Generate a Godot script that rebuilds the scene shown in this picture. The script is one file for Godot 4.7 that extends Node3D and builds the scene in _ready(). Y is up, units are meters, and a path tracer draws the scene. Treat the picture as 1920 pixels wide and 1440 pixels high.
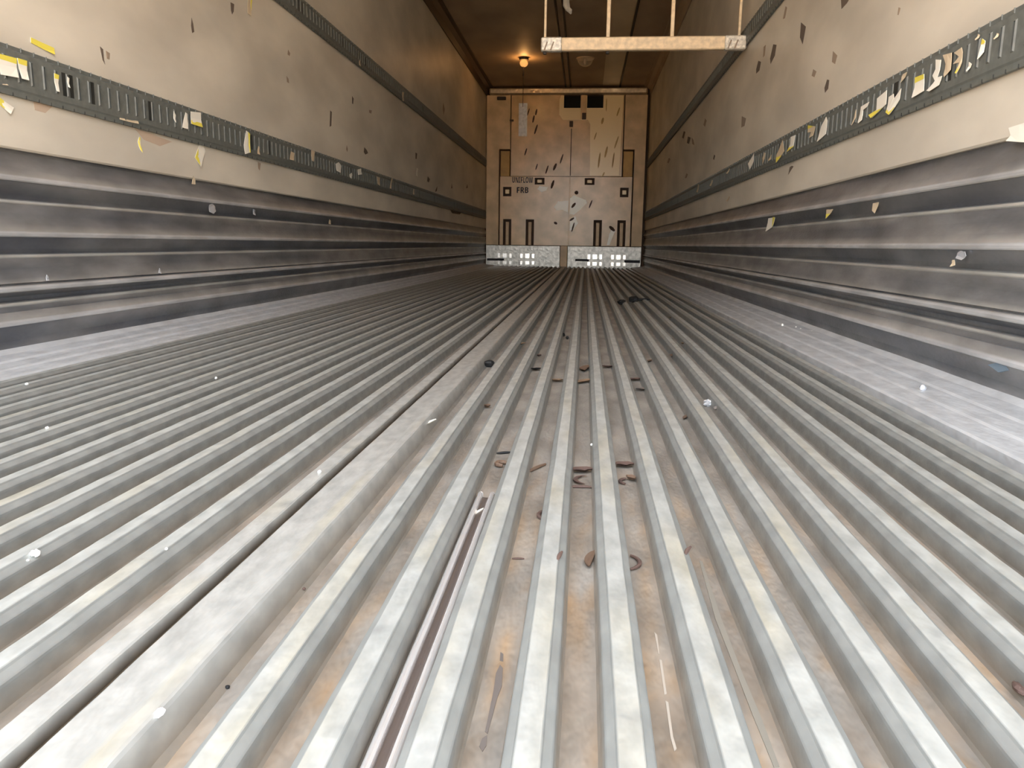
extends Node3D
# An empty refrigerated trailer seen from its open rear door. x right, y up from the rib tops, the trailer runs along -z.

const LEFT := -1.565
const RIGHT := 0.905
const MID := -0.33
const TOP := 2.67
const REAR := 0.12
const FRONT := 12.2

var M := {}
var taken := {}
var grain := FastNoiseLite.new()
var blot := FastNoiseLite.new()

func _ready():
	# ---- camera
	var cam := Camera3D.new()
	cam.name = "camera"
	cam.transform = Transform3D(Basis(Vector3(0.99553, 0.01328, -0.09347), Vector3(-0.02972, 0.98381, -0.17675), Vector3(0.08961, 0.17873, 0.97981)).orthonormalized(), Vector3(0, 0.33, 0))
	cam.keep_aspect = Camera3D.KEEP_HEIGHT
	cam.fov = rad_to_deg(2.0 * atan(720.0 / 1443.0))
	cam.near = 0.03
	cam.far = 200.0
	add_child(cam)
	cam.current = true
	# ---- sky, sun, exposure
	var we := WorldEnvironment.new()
	we.name = "environment"
	var env := Environment.new()
	var sky := Sky.new()
	var sm := ProceduralSkyMaterial.new()
	sm.sky_top_color = Color(0.90, 0.93, 0.97)
	sm.sky_horizon_color = Color(0.98, 0.97, 0.95)
	sm.sky_curve = 0.15
	sm.ground_bottom_color = Color(0.50, 0.45, 0.38)
	sm.ground_horizon_color = Color(0.62, 0.58, 0.52)
	sm.sky_energy_multiplier = 1.0
	sky.sky_material = sm
	env.background_mode = Environment.BG_SKY
	env.sky = sky
	env.background_energy_multiplier = 9.0
	env.ambient_light_source = Environment.AMBIENT_SOURCE_SKY
	env.tonemap_mode = Environment.TONE_MAPPER_LINEAR
	env.tonemap_exposure = 0.97
	env.sdfgi_enabled = true
	env.ssao_enabled = true
	env.ssil_enabled = true
	we.environment = env
	add_child(we)
	var sun := DirectionalLight3D.new()
	sun.name = "sun"
	sun.light_color = Color(1.0, 0.93, 0.82)
	sun.light_energy = 22.0
	sun.light_angular_distance = 0.6
	sun.shadow_enabled = true
	add_child(sun)
	sun.look_at_from_position(Vector3(-14, 18, -6), Vector3(0, 0, 4))

	grain.seed = 7
	grain.noise_type = FastNoiseLite.TYPE_SIMPLEX
	grain.frequency = 1.0
	blot.seed = 21
	blot.noise_type = FastNoiseLite.TYPE_SIMPLEX_SMOOTH
	blot.frequency = 1.0
	blot.fractal_octaves = 3
	materials()
	shell()
	floor_boards()
	side_wall("wall_left", -1.0)
	side_wall("wall_right", 1.0)
	bulkhead()
	roof()
	tracks()
	hanging_bar()
	lamps()
	scraps()
	debris()

# ---------------------------------------------------------------- helpers
func P(x: float, y: float, z: float) -> Vector3:
	return Vector3(x, y, -z)

func numbered(called: String) -> String:
	if not taken.has(called):
		taken[called] = 0
		return called
	taken[called] += 1
	return "%s_%03d" % [called, taken[called]]

func tag(o: Node, label: String, category := "", group := "", kind := ""):
	if label != "": o.set_meta("label", label)
	if category != "": o.set_meta("category", category)
	if group != "": o.set_meta("group", group)
	if kind != "": o.set_meta("kind", kind)
	return o

func base(called: String, at := Vector3.ZERO) -> Node3D:
	var o := Node3D.new()
	o.name = numbered(called)
	o.position = at
	add_child(o)
	return o

func begin() -> SurfaceTool:
	var st := SurfaceTool.new()
	st.begin(Mesh.PRIMITIVE_TRIANGLES)
	st.set_smooth_group(-1)
	return st

func build(called: String, st: SurfaceTool, mat: Material, parent: Node = null) -> MeshInstance3D:
	st.generate_normals()
	var mi := MeshInstance3D.new()
	mi.mesh = st.commit()
	mi.material_override = mat
	if parent == null:
		mi.name = numbered(called)
		add_child(mi)
	else:
		mi.name = called
		parent.add_child(mi, true)
	return mi

func tri(st: SurfaceTool, a: Vector3, b: Vector3, c: Vector3, out: Vector3, col := Color.WHITE):
	st.set_color(col)
	if (c - a).cross(b - a).dot(out) >= 0.0:
		st.add_vertex(a); st.add_vertex(b); st.add_vertex(c)
	else:
		st.add_vertex(a); st.add_vertex(c); st.add_vertex(b)

func quad(st: SurfaceTool, a: Vector3, b: Vector3, c: Vector3, d: Vector3, out: Vector3, col := Color.WHITE):
	tri(st, a, b, c, out, col)
	tri(st, a, c, d, out, col)

# a box with chamfered edges
func box(st: SurfaceTool, c: Vector3, size: Vector3, bev := 0.002, col := Color.WHITE, turn := Basis.IDENTITY):
	var h := size * 0.5
	var b: float = min(bev, min(h.x, min(h.y, h.z)) * 0.49)
	for ax in 3:
		var u := (ax + 1) % 3
		var v := (ax + 2) % 3
		for s in [-1.0, 1.0]:
			var n := Vector3.ZERO
			n[ax] = s
			var q := []
			for k in [[-1, -1], [1, -1], [1, 1], [-1, 1]]:
				var p := Vector3.ZERO
				p[ax] = s * h[ax]
				p[u] = k[0] * (h[u] - b)
				p[v] = k[1] * (h[v] - b)
				q.append(c + turn * p)
			quad(st, q[0], q[1], q[2], q[3], turn * n, col)
			# the chamfer between this face and face u, both signs
			for t in [-1.0, 1.0]:
				var e := []
				for k in [-1.0, 1.0]:
					var p1 := Vector3.ZERO
					p1[ax] = s * h[ax]; p1[u] = t * (h[u] - b); p1[v] = k * (h[v] - b)
					var p2 := Vector3.ZERO
					p2[ax] = s * (h[ax] - b); p2[u] = t * h[u]; p2[v] = k * (h[v] - b)
					e.append(c + turn * p1); e.append(c + turn * p2)
				var m := Vector3.ZERO
				m[ax] = s; m[u] = t
				quad(st, e[0], e[1], e[3], e[2], turn * m, col)
	for sx in [-1.0, 1.0]:
		for sy in [-1.0, 1.0]:
			for sz in [-1.0, 1.0]:
				var m := Vector3(sx, sy, sz)
				tri(st, c + turn * (m * (h - Vector3(0, b, b))), c + turn * (m * (h - Vector3(b, 0, b))), c + turn * (m * (h - Vector3(b, b, 0))), turn * m, col)

func span(st: SurfaceTool, x0: float, x1: float, y0: float, y1: float, z0: float, z1: float, bev := 0.002, col := Color.WHITE):
	box(st, P((x0 + x1) / 2, (y0 + y1) / 2, (z0 + z1) / 2), Vector3(absf(x1 - x0), absf(y1 - y0), absf(z1 - z0)), bev, col)

# a profile of (x, y) points drawn along z; tint gives the colour at (point, z)
func sweep(st: SurfaceTool, prof: Array, zs: Array, out_of: Vector2, tint = null, wob = null):
	for i in prof.size() - 1:
		var a: Vector2 = prof[i]
		var b: Vector2 = prof[i + 1]
		var d := (b - a).normalized()
		var n := Vector2(-d.y, d.x)
		if n.dot((a + b) / 2 - out_of) < 0: n = -n
		var n3 := Vector3(n.x, n.y, 0)
		for k in zs.size() - 1:
			var q := []
			var cs := []
			for e in [[i, k], [i, k + 1], [i + 1, k + 1], [i + 1, k]]:
				var p: Vector2 = prof[e[0]]
				var z: float = zs[e[1]]
				var w := Vector2.ZERO
				if wob != null: w = wob.call(e[0], z)
				q.append(P(p.x + w.x, p.y + w.y, z))
				cs.append(tint.call(e[0], z) if tint != null else Color.WHITE)
			var order := [0, 1, 2, 0, 2, 3] if (q[2] - q[0]).cross(q[1] - q[0]).dot(n3) >= 0 else [0, 2, 1, 0, 3, 2]
			for j in order:
				st.set_color(cs[j])
				st.add_vertex(q[j])

func tube(st: SurfaceTool, pts: Array, radii: Array, sides := 8, col := Color.WHITE):
	var rings := []
	for i in pts.size():
		var t: Vector3 = (pts[min(i + 1, pts.size() - 1)] - pts[max(i - 1, 0)]).normalized()
		var u := t.cross(Vector3.UP if absf(t.y) < 0.9 else Vector3.RIGHT).normalized()
		var v := t.cross(u)
		var ring := []
		for k in sides:
			var a := TAU * k / sides
			ring.append(pts[i] + (u * cos(a) + v * sin(a)) * radii[i])
		rings.append(ring)
	for i in pts.size() - 1:
		for k in sides:
			var l := (k + 1) % sides
			quad(st, rings[i][k], rings[i][l], rings[i + 1][l], rings[i + 1][k], (rings[i][k] + rings[i][l]) / 2 - pts[i], col)
	for e in [0, pts.size() - 1]:
		var out: Vector3 = pts[e] - pts[1 if e == 0 else e - 1]
		for k in sides:
			tri(st, pts[e], rings[e][k], rings[e][(k + 1) % sides], out, col)

func lathe(st: SurfaceTool, c: Vector3, prof: Array, axis := Vector3.UP, sides := 18, col := Color.WHITE):
	var u := axis.cross(Vector3.RIGHT if absf(axis.x) < 0.9 else Vector3.FORWARD).normalized()
	var v := axis.cross(u)
	for i in prof.size() - 1:
		var a: Vector2 = prof[i]
		var b: Vector2 = prof[i + 1]
		for k in sides:
			var a0 := TAU * k / sides
			var a1 := TAU * (k + 1) / sides
			var d0 := u * cos(a0) + v * sin(a0)
			var d1 := u * cos(a1) + v * sin(a1)
			var n := (d0 + d1) * (b.y - a.y) * 0.5 - axis * (b.x - a.x)
			if absf(b.y - a.y) > 1e-6 and n.dot(d0 + d1) < 0: n = -n
			quad(st, c + d0 * a.x + axis * a.y, c + d1 * a.x + axis * a.y, c + d1 * b.x + axis * b.y, c + d0 * b.x + axis * b.y, n, col)

func noise_tex(size: int, freq: float, oct: int, lo: float, hi: float, sd: int, as_normal := false, bump := 2.0) -> NoiseTexture2D:
	var n := FastNoiseLite.new()
	n.seed = sd
	n.noise_type = FastNoiseLite.TYPE_SIMPLEX_SMOOTH
	n.frequency = freq
	n.fractal_octaves = oct
	var t := NoiseTexture2D.new()
	t.width = size
	t.height = size
	t.seamless = true
	t.noise = n
	if as_normal:
		t.as_normal_map = true
		t.bump_strength = bump
	else:
		var g := Gradient.new()
		g.set_color(0, Color(lo, lo, lo))
		g.set_color(1, Color(hi, hi, hi))
		t.color_ramp = g
	return t

func mat(called: String, col: Color, rough: float, metal := 0.0, tex: Texture2D = null, scale := Vector3.ONE, norm: Texture2D = null, nscale := 0.4, vcol := false) -> StandardMaterial3D:
	var m := StandardMaterial3D.new()
	m.resource_name = called
	m.albedo_color = col
	m.roughness = rough
	m.metallic = metal
	m.vertex_color_use_as_albedo = vcol
	if tex: m.albedo_texture = tex
	if norm:
		m.normal_enabled = true
		m.normal_texture = norm
		m.normal_scale = nscale
	if tex or norm:
		m.uv1_triplanar = true
		m.uv1_world_triplanar = true
		m.uv1_scale = scale
	M[called] = m
	return m

func materials():
	var wall_t := noise_tex(512, 0.008, 5, 0.84, 1.04, 3)
	var metal_t := noise_tex(512, 0.03, 4, 0.86, 1.04, 5)
	var dirt_t := noise_tex(512, 0.012, 5, 0.74, 1.06, 9)
	var dent_n := noise_tex(512, 0.02, 3, 0, 1, 11, true, 3.0)
	var fine_n := noise_tex(512, 0.12, 2, 0, 1, 12, true, 3.0)
	mat("lining", Color(0.87, 0.84, 0.78), 0.44, 0.0, wall_t, Vector3(0.35, 0.5, 0.22), dent_n, 0.10)
	mat("roof_sheet", Color(0.70, 0.62, 0.52), 0.62, 0.0, wall_t, Vector3(0.35, 0.5, 0.22))
	mat("roof_strip", Color(0.80, 0.72, 0.60), 0.4, 0.0, wall_t, Vector3(0.35, 0.5, 0.22))
	mat("gasket", Color(0.16, 0.13, 0.11), 0.6)
	mat("cove", Color(0.30, 0.23, 0.17), 0.6)
	mat("scuff", Color(0.84, 0.84, 0.84), 0.40, 0.35, dirt_t, Vector3(0.9, 1.6, 0.5), fine_n, 0.08, true)
	mat("rib", Color(0.86, 0.86, 0.84), 0.48, 0.45, metal_t, Vector3(2.2, 2.2, 1.1), fine_n, 0.08, true)
	mat("valley", Color(0.80, 0.78, 0.75), 0.6, 0.15, dirt_t, Vector3(2.0, 2.0, 0.8), fine_n, 0.2, true)
	mat("edge_strip", Color(0.85, 0.86, 0.87), 0.5, 0.35, metal_t, Vector3(1.2, 1.2, 0.5), fine_n, 0.15)
	mat("track", Color(0.445, 0.455, 0.44), 0.55, 0.1, metal_t, Vector3(2, 2, 2), null, 0.0, true)
	mat("bulk", Color(0.92, 0.765, 0.54), 0.24, 0.0, wall_t, Vector3(0.6, 0.6, 0.6), dent_n, 0.08)
	mat("bulk_side", Color(0.89, 0.76, 0.57), 0.4, 0.0, wall_t, Vector3(0.7, 0.7, 0.7))
	mat("bulk_filler", Color(0.80, 0.64, 0.36), 0.5, 0.0, wall_t, Vector3(0.7, 0.7, 0.7))
	mat("bulk_cream", Color(1.0, 0.90, 0.67), 0.24, 0.0, null, Vector3.ONE, dent_n, 0.05)
	mat("peeled", Color(1.0, 0.98, 0.90), 0.25)  # whitened to stand for glare as well as peeled paint
	mat("deep", Color(0.02, 0.02, 0.02), 0.8)
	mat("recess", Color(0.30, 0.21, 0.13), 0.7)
	mat("rail", Color(0.86, 0.78, 0.66), 0.28, 0.7, metal_t, Vector3(1, 1, 1), dent_n, 0.4)
	mat("kick", Color(0.80, 0.79, 0.76), 0.38, 0.6, dirt_t, Vector3(2, 2, 2), dent_n, 0.5)
	mat("bright_metal", Color(0.95, 0.94, 0.92), 0.16, 0.95)
	mat("polished", Color(1.0, 1.0, 1.0), 0.27, 0.68, null, Vector3.ONE, null, 0.0, true)
	mat("bar", Color(0.93, 0.84, 0.70), 0.5, 0.1, metal_t, Vector3(1.5, 1.5, 1.5))
	mat("bar_cap", Color(0.93, 0.90, 0.84), 0.4, 0.2, dirt_t, Vector3(6, 6, 6), dent_n, 0.6)
	mat("paper", Color(0.93, 0.91, 0.86), 0.7)
	mat("old_paper", Color(0.80, 0.73, 0.62), 0.75)
	mat("yellow", Color(0.90, 0.84, 0.34), 0.65)
	mat("gouge", Color(0.40, 0.35, 0.31), 0.8)
	mat("faint_gouge", Color(0.62, 0.55, 0.48), 0.7)
	mat("leaf", Color(0.43, 0.345, 0.28), 0.7, 0.0, metal_t, Vector3(30, 30, 30))
	mat("dark_leaf", Color(0.37, 0.29, 0.26), 0.75, 0.0, metal_t, Vector3(30, 30, 30))
	mat("tan_leaf", Color(0.52, 0.43, 0.34), 0.7, 0.0, metal_t, Vector3(30, 30, 30))
	mat("rubber", Color(0.05, 0.055, 0.065), 0.6)
	mat("crumb", Color(0.96, 0.96, 0.94), 0.8)
	mat("stain", Color(0.42, 0.39, 0.37), 0.5)
	mat("drip", Color(0.68, 0.64, 0.59), 0.5)
	mat("grey_streak", Color(0.52, 0.50, 0.46), 0.5)
	mat("ink", Color(0.11, 0.12, 0.15), 0.7)
	mat("gravel", Color(0.65, 0.56, 0.45), 0.95, 0.0, dirt_t, Vector3(0.5, 0.5, 0.5))
	mat("skin", Color(0.85, 0.85, 0.85), 0.5)
	mat("foil", Color(0.93, 0.94, 0.96), 0.2, 0.6)
	mat("smear", Color(0.76, 0.68, 0.60), 0.6)
	mat("blue_paint", Color(0.42, 0.48, 0.53), 0.6)
	var glow := mat("bulb", Color(1.0, 0.82, 0.58), 0.4)
	glow.emission_enabled = true
	glow.emission = Color(1.0, 0.70, 0.38)
	glow.emission_energy_multiplier = 0.9
	var clear := mat("clear_dome", Color(0.9, 0.85, 0.75, 0.22), 0.08)
	clear.transparency = BaseMaterial3D.TRANSPARENCY_ALPHA

# ---------------------------------------------------------------- setting
func shell():
	# gravel yard below the trailer; the box's outer skin
	var st := begin()
	box(st, Vector3(0, -1.5, -4), Vector3(90, 0.2, 90), 0.01)
	tag(build("ground", st, M.gravel), "pale gravel yard the trailer stands on, outside its open rear door", "", "", "structure")

func zs_floor() -> Array:
	var zs := []
	var z := REAR
	while z < FRONT - 0.01:
		zs.append(z)
		z += clampf(z * 0.022, 0.012, 0.25)
	zs.append(FRONT)
	return zs

func floor_boards():
	var f := base("floor")
	tag(f, "grey extruded aluminium floor with ribs running the length of the trailer", "", "", "structure")
	var zs := zs_floor()
	# the plate under the ribs, its grooves stained near the door
	var st := begin()
	span(st, LEFT, RIGHT, -0.12, -0.034, REAR, FRONT + 0.1, 0.004)
	build("floor_slab", st, M.valley, f)
	var xs := []
	for k in range(-3, 11): xs.append(-0.028 + 0.0683 * k)
	for k in 14: xs.append(-0.452 - 0.0683 * k)
	xs.append(-0.3315)   # the double-width rib where two boards meet
	xs.sort()
	for i in xs.size():
		var x: float = xs[i]
		var wide := absf(x + 0.3315) < 0.01
		var seed_x := i * 17.3
		# groove to the right of the rib
		var nx: float = xs[i + 1] if i + 1 < xs.size() else 0.72
		var gs := begin()
		var gp := []
		for j in 7: gp.append(Vector2(lerpf(x, nx, j / 6.0), -0.030))
		sweep(gs, gp, zs, Vector2(x, -1), func(j, z):
			var near := clampf(1.20 - z * 0.75, 0.0, 1.0)
			var n := blot.get_noise_2d(seed_x + j * 0.25, z * 2.6) * 0.5 + 0.5
			var n2 := grain.get_noise_2d(seed_x + j * 0.8, z * 5.0) * 0.5 + 0.5
			var rust := clampf((n * 1.5 - 0.35), 0.0, 1.0) * near
			var orange := clampf(n2 * 2.4 - 1.25, 0.0, 1.0) * near
			var c := Color(0.56, 0.55, 0.535).lerp(Color(0.60, 0.46, 0.33), rust * 0.9)
			c = c.lerp(Color(0.70, 0.43, 0.19), orange * 0.85)
			return c)
		build("floor_groove", gs, M.valley, f)
		var rs := begin()
		var prof: Array
		if wide:
			prof = [Vector2(-0.066, -0.0305), Vector2(-0.0605, -0.026), Vector2(-0.0580, -0.006), Vector2(-0.0565, -0.0012), Vector2(-0.0545, 0.0),
				Vector2(-0.0345, 0.0), Vector2(-0.0330, -0.0015), Vector2(-0.0325, -0.015), Vector2(-0.0230, -0.015), Vector2(-0.0220, -0.0065), Vector2(-0.019, -0.0042),
				Vector2(0.018, -0.0026), Vector2(0.025, -0.0004), Vector2(0.036, 0.0), Vector2(0.0385, -0.0010), Vector2(0.0400, -0.004), Vector2(0.046, -0.026), Vector2(0.052, -0.0305)]
		else:
			prof = [Vector2(-0.0210, -0.0305), Vector2(-0.0188, -0.0272), Vector2(-0.0174, -0.0100), Vector2(-0.0169, -0.0076), Vector2(-0.0157, -0.0064), Vector2(-0.0102, -0.0026), Vector2(-0.0092, -0.0006), Vector2(-0.0080, 0.0),
				Vector2(0.0080, 0.0), Vector2(0.0092, -0.0006), Vector2(0.0102, -0.0026), Vector2(0.0157, -0.0064), Vector2(0.0169, -0.0076), Vector2(0.0174, -0.0100), Vector2(0.0188, -0.0272), Vector2(0.0210, -0.0305)]
		var pts := []
		for p in prof: pts.append(p + Vector2(x, 0))
		var count := pts.size()
		sweep(rs, pts, zs, Vector2(x, -0.02), func(j, z):
			var n := blot.get_noise_2d(seed_x + j * 0.21, z * 3.1)
			var n2 := grain.get_noise_2d(seed_x * 3.0 + j * 0.5, z * 22.0)
			var y: float = pts[j].y
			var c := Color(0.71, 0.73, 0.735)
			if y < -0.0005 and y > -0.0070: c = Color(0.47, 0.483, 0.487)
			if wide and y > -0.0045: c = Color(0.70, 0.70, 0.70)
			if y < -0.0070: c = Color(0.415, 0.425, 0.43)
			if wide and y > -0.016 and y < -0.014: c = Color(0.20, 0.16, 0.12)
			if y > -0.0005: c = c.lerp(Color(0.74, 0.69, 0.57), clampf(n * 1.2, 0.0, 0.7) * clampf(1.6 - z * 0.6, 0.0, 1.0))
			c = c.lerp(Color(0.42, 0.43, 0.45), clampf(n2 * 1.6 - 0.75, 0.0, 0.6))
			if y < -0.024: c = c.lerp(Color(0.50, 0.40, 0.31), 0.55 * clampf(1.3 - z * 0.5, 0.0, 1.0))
			return c,
			func(j, z): return Vector2(grain.get_noise_2d(seed_x + 40.0, z * 3.0) * 0.0007, grain.get_noise_2d(seed_x + 90.0 + (1 if j * 2 > count else 0) * 5.0, z * 9.0) * 0.0006))
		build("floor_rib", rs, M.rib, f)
	floor_stain(f, M.stain, [Vector2(-0.0650, 0.6320), Vector2(-0.0620, 0.6290), Vector2(-0.0610, 0.6170), Vector2(-0.0640, 0.6180)])
	floor_stain(f, M.stain, [Vector2(-0.0630, 0.6110), Vector2(-0.0600, 0.6060), Vector2(-0.0580, 0.5790), Vector2(-0.0600, 0.5600), Vector2(-0.0610, 0.5350), Vector2(-0.0620, 0.5150), Vector2(-0.0640, 0.5170), Vector2(-0.0640, 0.5450), Vector2(-0.0640, 0.5710), Vector2(-0.0650, 0.5970)])
	floor_stain(f, M.stain, [Vector2(-0.0650, 0.5090), Vector2(-0.0620, 0.5130), Vector2(-0.0610, 0.5010), Vector2(-0.0630, 0.4940), Vector2(-0.0660, 0.5000)])
	floor_stain(f, M.grey_streak, [Vector2(0.1430, 0.8630), Vector2(0.1460, 0.8610), Vector2(0.1440, 0.7200), Vector2(0.1450, 0.6230), Vector2(0.1470, 0.5620), Vector2(0.1470, 0.5010), Vector2(0.1430, 0.5000), Vector2(0.1410, 0.5620), Vector2(0.1400, 0.6230), Vector2(0.1380, 0.7190)])
	floor_stain(f, M.drip, [Vector2(0.0760, 0.6850), Vector2(0.0780, 0.6800), Vector2(0.0770, 0.6460), Vector2(0.0760, 0.6450)])
	floor_stain(f, M.drip, [Vector2(0.0760, 0.6360), Vector2(0.0780, 0.6350), Vector2(0.0770, 0.5830), Vector2(0.0750, 0.5820)])
	floor_stain(f, M.drip, [Vector2(0.0750, 0.5730), Vector2(0.0770, 0.5710), Vector2(0.0760, 0.5270), Vector2(0.0770, 0.5130), Vector2(0.0750, 0.5100), Vector2(0.0740, 0.5250)])
	# flat edge strips along both walls, a low step up to the wall
	for s in [-1.0, 1.0]:
		var es := begin()
		var w: float = LEFT if s < 0 else RIGHT
		var ep := []
		for q in [[0.0, -0.0305], [0.0, -0.004], [0.004, 0.0], [0.062, 0.0015], [0.068, 0.005], [0.074, 0.006], [0.125, 0.008], [0.131, 0.0125], [0.138, 0.0135], [0.188, 0.016], [0.205, 0.030]]:
			ep.append(Vector2(w - s * 0.198 + s * q[0], q[1]))
		sweep(es, ep, zs, Vector2(w, -0.5), null, func(j, z): return Vector2(0, grain.get_noise_2d(j * 2.0 + s * 30.0, z * 4.0) * 0.0006))
		build("edge_strip", es, M.edge_strip, f)

func lining_slab(parent: Node, s: float, y0: float, y1: float, called := "lining_panel"):
	var st := begin()
	var w: float = LEFT if s < 0 else RIGHT
	span(st, w, w + s * 0.075, y0, y1, REAR, FRONT + 0.1, 0.005)
	build(called, st, M.lining, parent)

func side_wall(called: String, s: float):
	var w: float = LEFT if s < 0 else RIGHT
	var r := base(called)
	tag(r, "left side wall of the trailer, beige lining over a ribbed grey scuff band" if s < 0 else "right side wall of the trailer, beige lining over a ribbed grey scuff band", "", "", "structure")
	var st := begin()
	span(st, w + s * 0.075, w + s * 0.11, -0.15, TOP + 0.1, REAR, FRONT + 0.2, 0.004)
	build("outer_skin", st, M.skin, r)
	lining_slab(r, s, 0.568, TOP + 0.02)
	# ribbed scuff band: each course slopes out to a rounded nose, then falls back under it
	var zs := []
	var z := REAR
	while z < FRONT:
		zs.append(z)
		z += clampf(z * 0.08, 0.06, 0.6)
	zs.append(FRONT + 0.05)
	var trim := base("trim_%d" % (3 if s < 0 else 4))
	tag(trim, "dark ribbed grey scuff band along the foot of the left wall" if s < 0 else "dark ribbed grey scuff band along the foot of the right wall", "", "", "structure")
	var noses := [0.488, 0.338, 0.189, 0.0976]
	var tops := [0.572, 0.425, 0.277, 0.146]
	for k in 4:
		var n: float = noses[k]
		var t: float = tops[k]
		var low: float = tops[k + 1] if k < 3 else 0.0
		# points: (out, height, how worn, with nose highlight and undercut shade painted in)
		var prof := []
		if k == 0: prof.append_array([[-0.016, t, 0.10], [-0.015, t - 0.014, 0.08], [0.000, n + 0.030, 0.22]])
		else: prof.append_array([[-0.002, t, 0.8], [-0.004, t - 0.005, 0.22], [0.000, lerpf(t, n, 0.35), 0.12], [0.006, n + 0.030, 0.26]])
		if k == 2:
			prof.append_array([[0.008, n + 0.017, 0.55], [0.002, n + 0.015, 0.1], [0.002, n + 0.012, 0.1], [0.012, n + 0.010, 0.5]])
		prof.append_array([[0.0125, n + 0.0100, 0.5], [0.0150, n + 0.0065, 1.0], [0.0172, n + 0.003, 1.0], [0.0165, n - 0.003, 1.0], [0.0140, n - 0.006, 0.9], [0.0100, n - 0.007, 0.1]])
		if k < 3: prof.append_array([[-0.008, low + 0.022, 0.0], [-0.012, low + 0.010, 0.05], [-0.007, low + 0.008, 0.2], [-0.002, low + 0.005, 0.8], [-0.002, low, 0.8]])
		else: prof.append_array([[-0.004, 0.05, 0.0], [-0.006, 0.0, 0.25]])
		var pts := []
		for q in prof: pts.append(Vector2(w - s * q[0], q[1]))
		var cs := begin()
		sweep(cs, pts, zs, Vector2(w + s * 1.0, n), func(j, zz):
			var worn_or_lit: float = prof[j][2] + 0.25 * blot.get_noise_2d(j * 0.3 + k * 5.0 + s * 20.0, zz * 0.8)
			return Color(0.20, 0.215, 0.245).lerp(Color(1.28, 1.20, 1.08), clampf(worn_or_lit, 0.0, 1.0)),
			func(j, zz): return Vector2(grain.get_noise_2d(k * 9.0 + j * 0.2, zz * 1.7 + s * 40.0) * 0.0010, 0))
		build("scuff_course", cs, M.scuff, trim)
	var bk := begin()
	span(bk, w + s * 0.03, w + s * 0.08, -0.12, 0.60, REAR, FRONT + 0.1, 0.002)
	build("scuff_backing", bk, M.gouge, trim)
	if s < 0: scrape(r, s, 0.0, [Vector2(2.479, 0.935), Vector2(2.495, 0.930), Vector2(2.496, 0.898), Vector2(2.500, 0.884), Vector2(2.488, 0.896)], M.gouge)
	if s < 0: scrape(r, s, 0.0, [Vector2(2.509, 0.929), Vector2(2.531, 0.926), Vector2(2.526, 0.905), Vector2(2.511, 0.905)], M.faint_gouge)
	if s < 0: scrape(r, s, 0.0, [Vector2(3.451, 1.347), Vector2(3.487, 1.349), Vector2(3.478, 1.316), Vector2(3.461, 1.300), Vector2(3.452, 1.313)], M.gouge)
	if s < 0: scrape(r, s, 0.0, [Vector2(3.095, 1.188), Vector2(3.105, 1.167), Vector2(3.110, 1.139), Vector2(3.092, 1.130), Vector2(3.087, 1.156)], M.gouge)
	if s < 0: scrape(r, s, 0.0, [Vector2(4.762, 1.113), Vector2(4.791, 1.109), Vector2(4.774, 1.025), Vector2(4.743, 1.015)], M.gouge)
	if s < 0: scrape(r, s, 0.0, [Vector2(5.221, 1.279), Vector2(5.256, 1.269), Vector2(5.241, 1.232), Vector2(5.217, 1.232)], M.gouge)
	if s < 0: scrape(r, s, 0.0, [Vector2(5.487, 0.986), Vector2(5.553, 0.972), Vector2(5.579, 0.956), Vector2(5.510, 0.938), Vector2(5.471, 0.951)], M.gouge)
	if s < 0: scrape(r, s, 0.0, [Vector2(5.078, 0.950), Vector2(5.099, 0.926), Vector2(5.086, 0.907), Vector2(5.064, 0.921)], M.faint_gouge)
	if s < 0: scrape(r, s, 0.0, [Vector2(7.154, 1.139), Vector2(7.221, 1.137), Vector2(7.197, 1.087), Vector2(7.151, 1.083)], M.gouge)
	if s < 0: scrape(r, s, 0.0, [Vector2(5.629, 1.259), Vector2(5.699, 1.267), Vector2(5.684, 1.242), Vector2(5.628, 1.241)], M.faint_gouge)
	if s < 0: scrape(r, s, 0.0, [Vector2(4.071, 1.171), Vector2(4.099, 1.161), Vector2(4.105, 1.141), Vector2(4.075, 1.141)], M.faint_gouge)
	if s < 0: scrape(r, s, 0.0, [Vector2(4.107, 1.307), Vector2(4.135, 1.295), Vector2(4.126, 1.280), Vector2(4.097, 1.281)], M.faint_gouge)
	if s < 0: scrape(r, s, 0.0, [Vector2(7.705, 0.974), Vector2(7.810, 0.957), Vector2(7.756, 0.922), Vector2(7.677, 0.926)], M.gouge)
	if s < 0: scrape(r, s, 0.0, [Vector2(8.205, 0.919), Vector2(8.174, 0.868), Vector2(8.086, 0.851), Vector2(8.116, 0.880)], M.gouge)
	if s < 0: scrape(r, s, 0.0, [Vector2(8.843, 0.795), Vector2(9.512, 0.781), Vector2(9.843, 0.725), Vector2(9.675, 0.685), Vector2(9.128, 0.676), Vector2(8.947, 0.717)], M.gouge)
	if s < 0: scrape(r, s, 0.0, [Vector2(9.093, 1.020), Vector2(9.129, 0.962), Vector2(9.056, 0.957)], M.gouge)
	if s < 0: scrape(r, s, 0.0, [Vector2(10.283, 1.098), Vector2(10.330, 1.053), Vector2(10.192, 1.037)], M.gouge)
	if s < 0: scrape(r, s, 0.0, [Vector2(8.558, 1.817), Vector2(8.653, 1.762), Vector2(8.588, 1.691), Vector2(8.525, 1.741)], M.faint_gouge)
	if s < 0: scrape(r, s, 0.0, [Vector2(2.142, 0.726), Vector2(2.197, 0.724), Vector2(2.229, 0.712), Vector2(2.191, 0.685), Vector2(2.148, 0.686)], M.smear, "smear")
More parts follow.
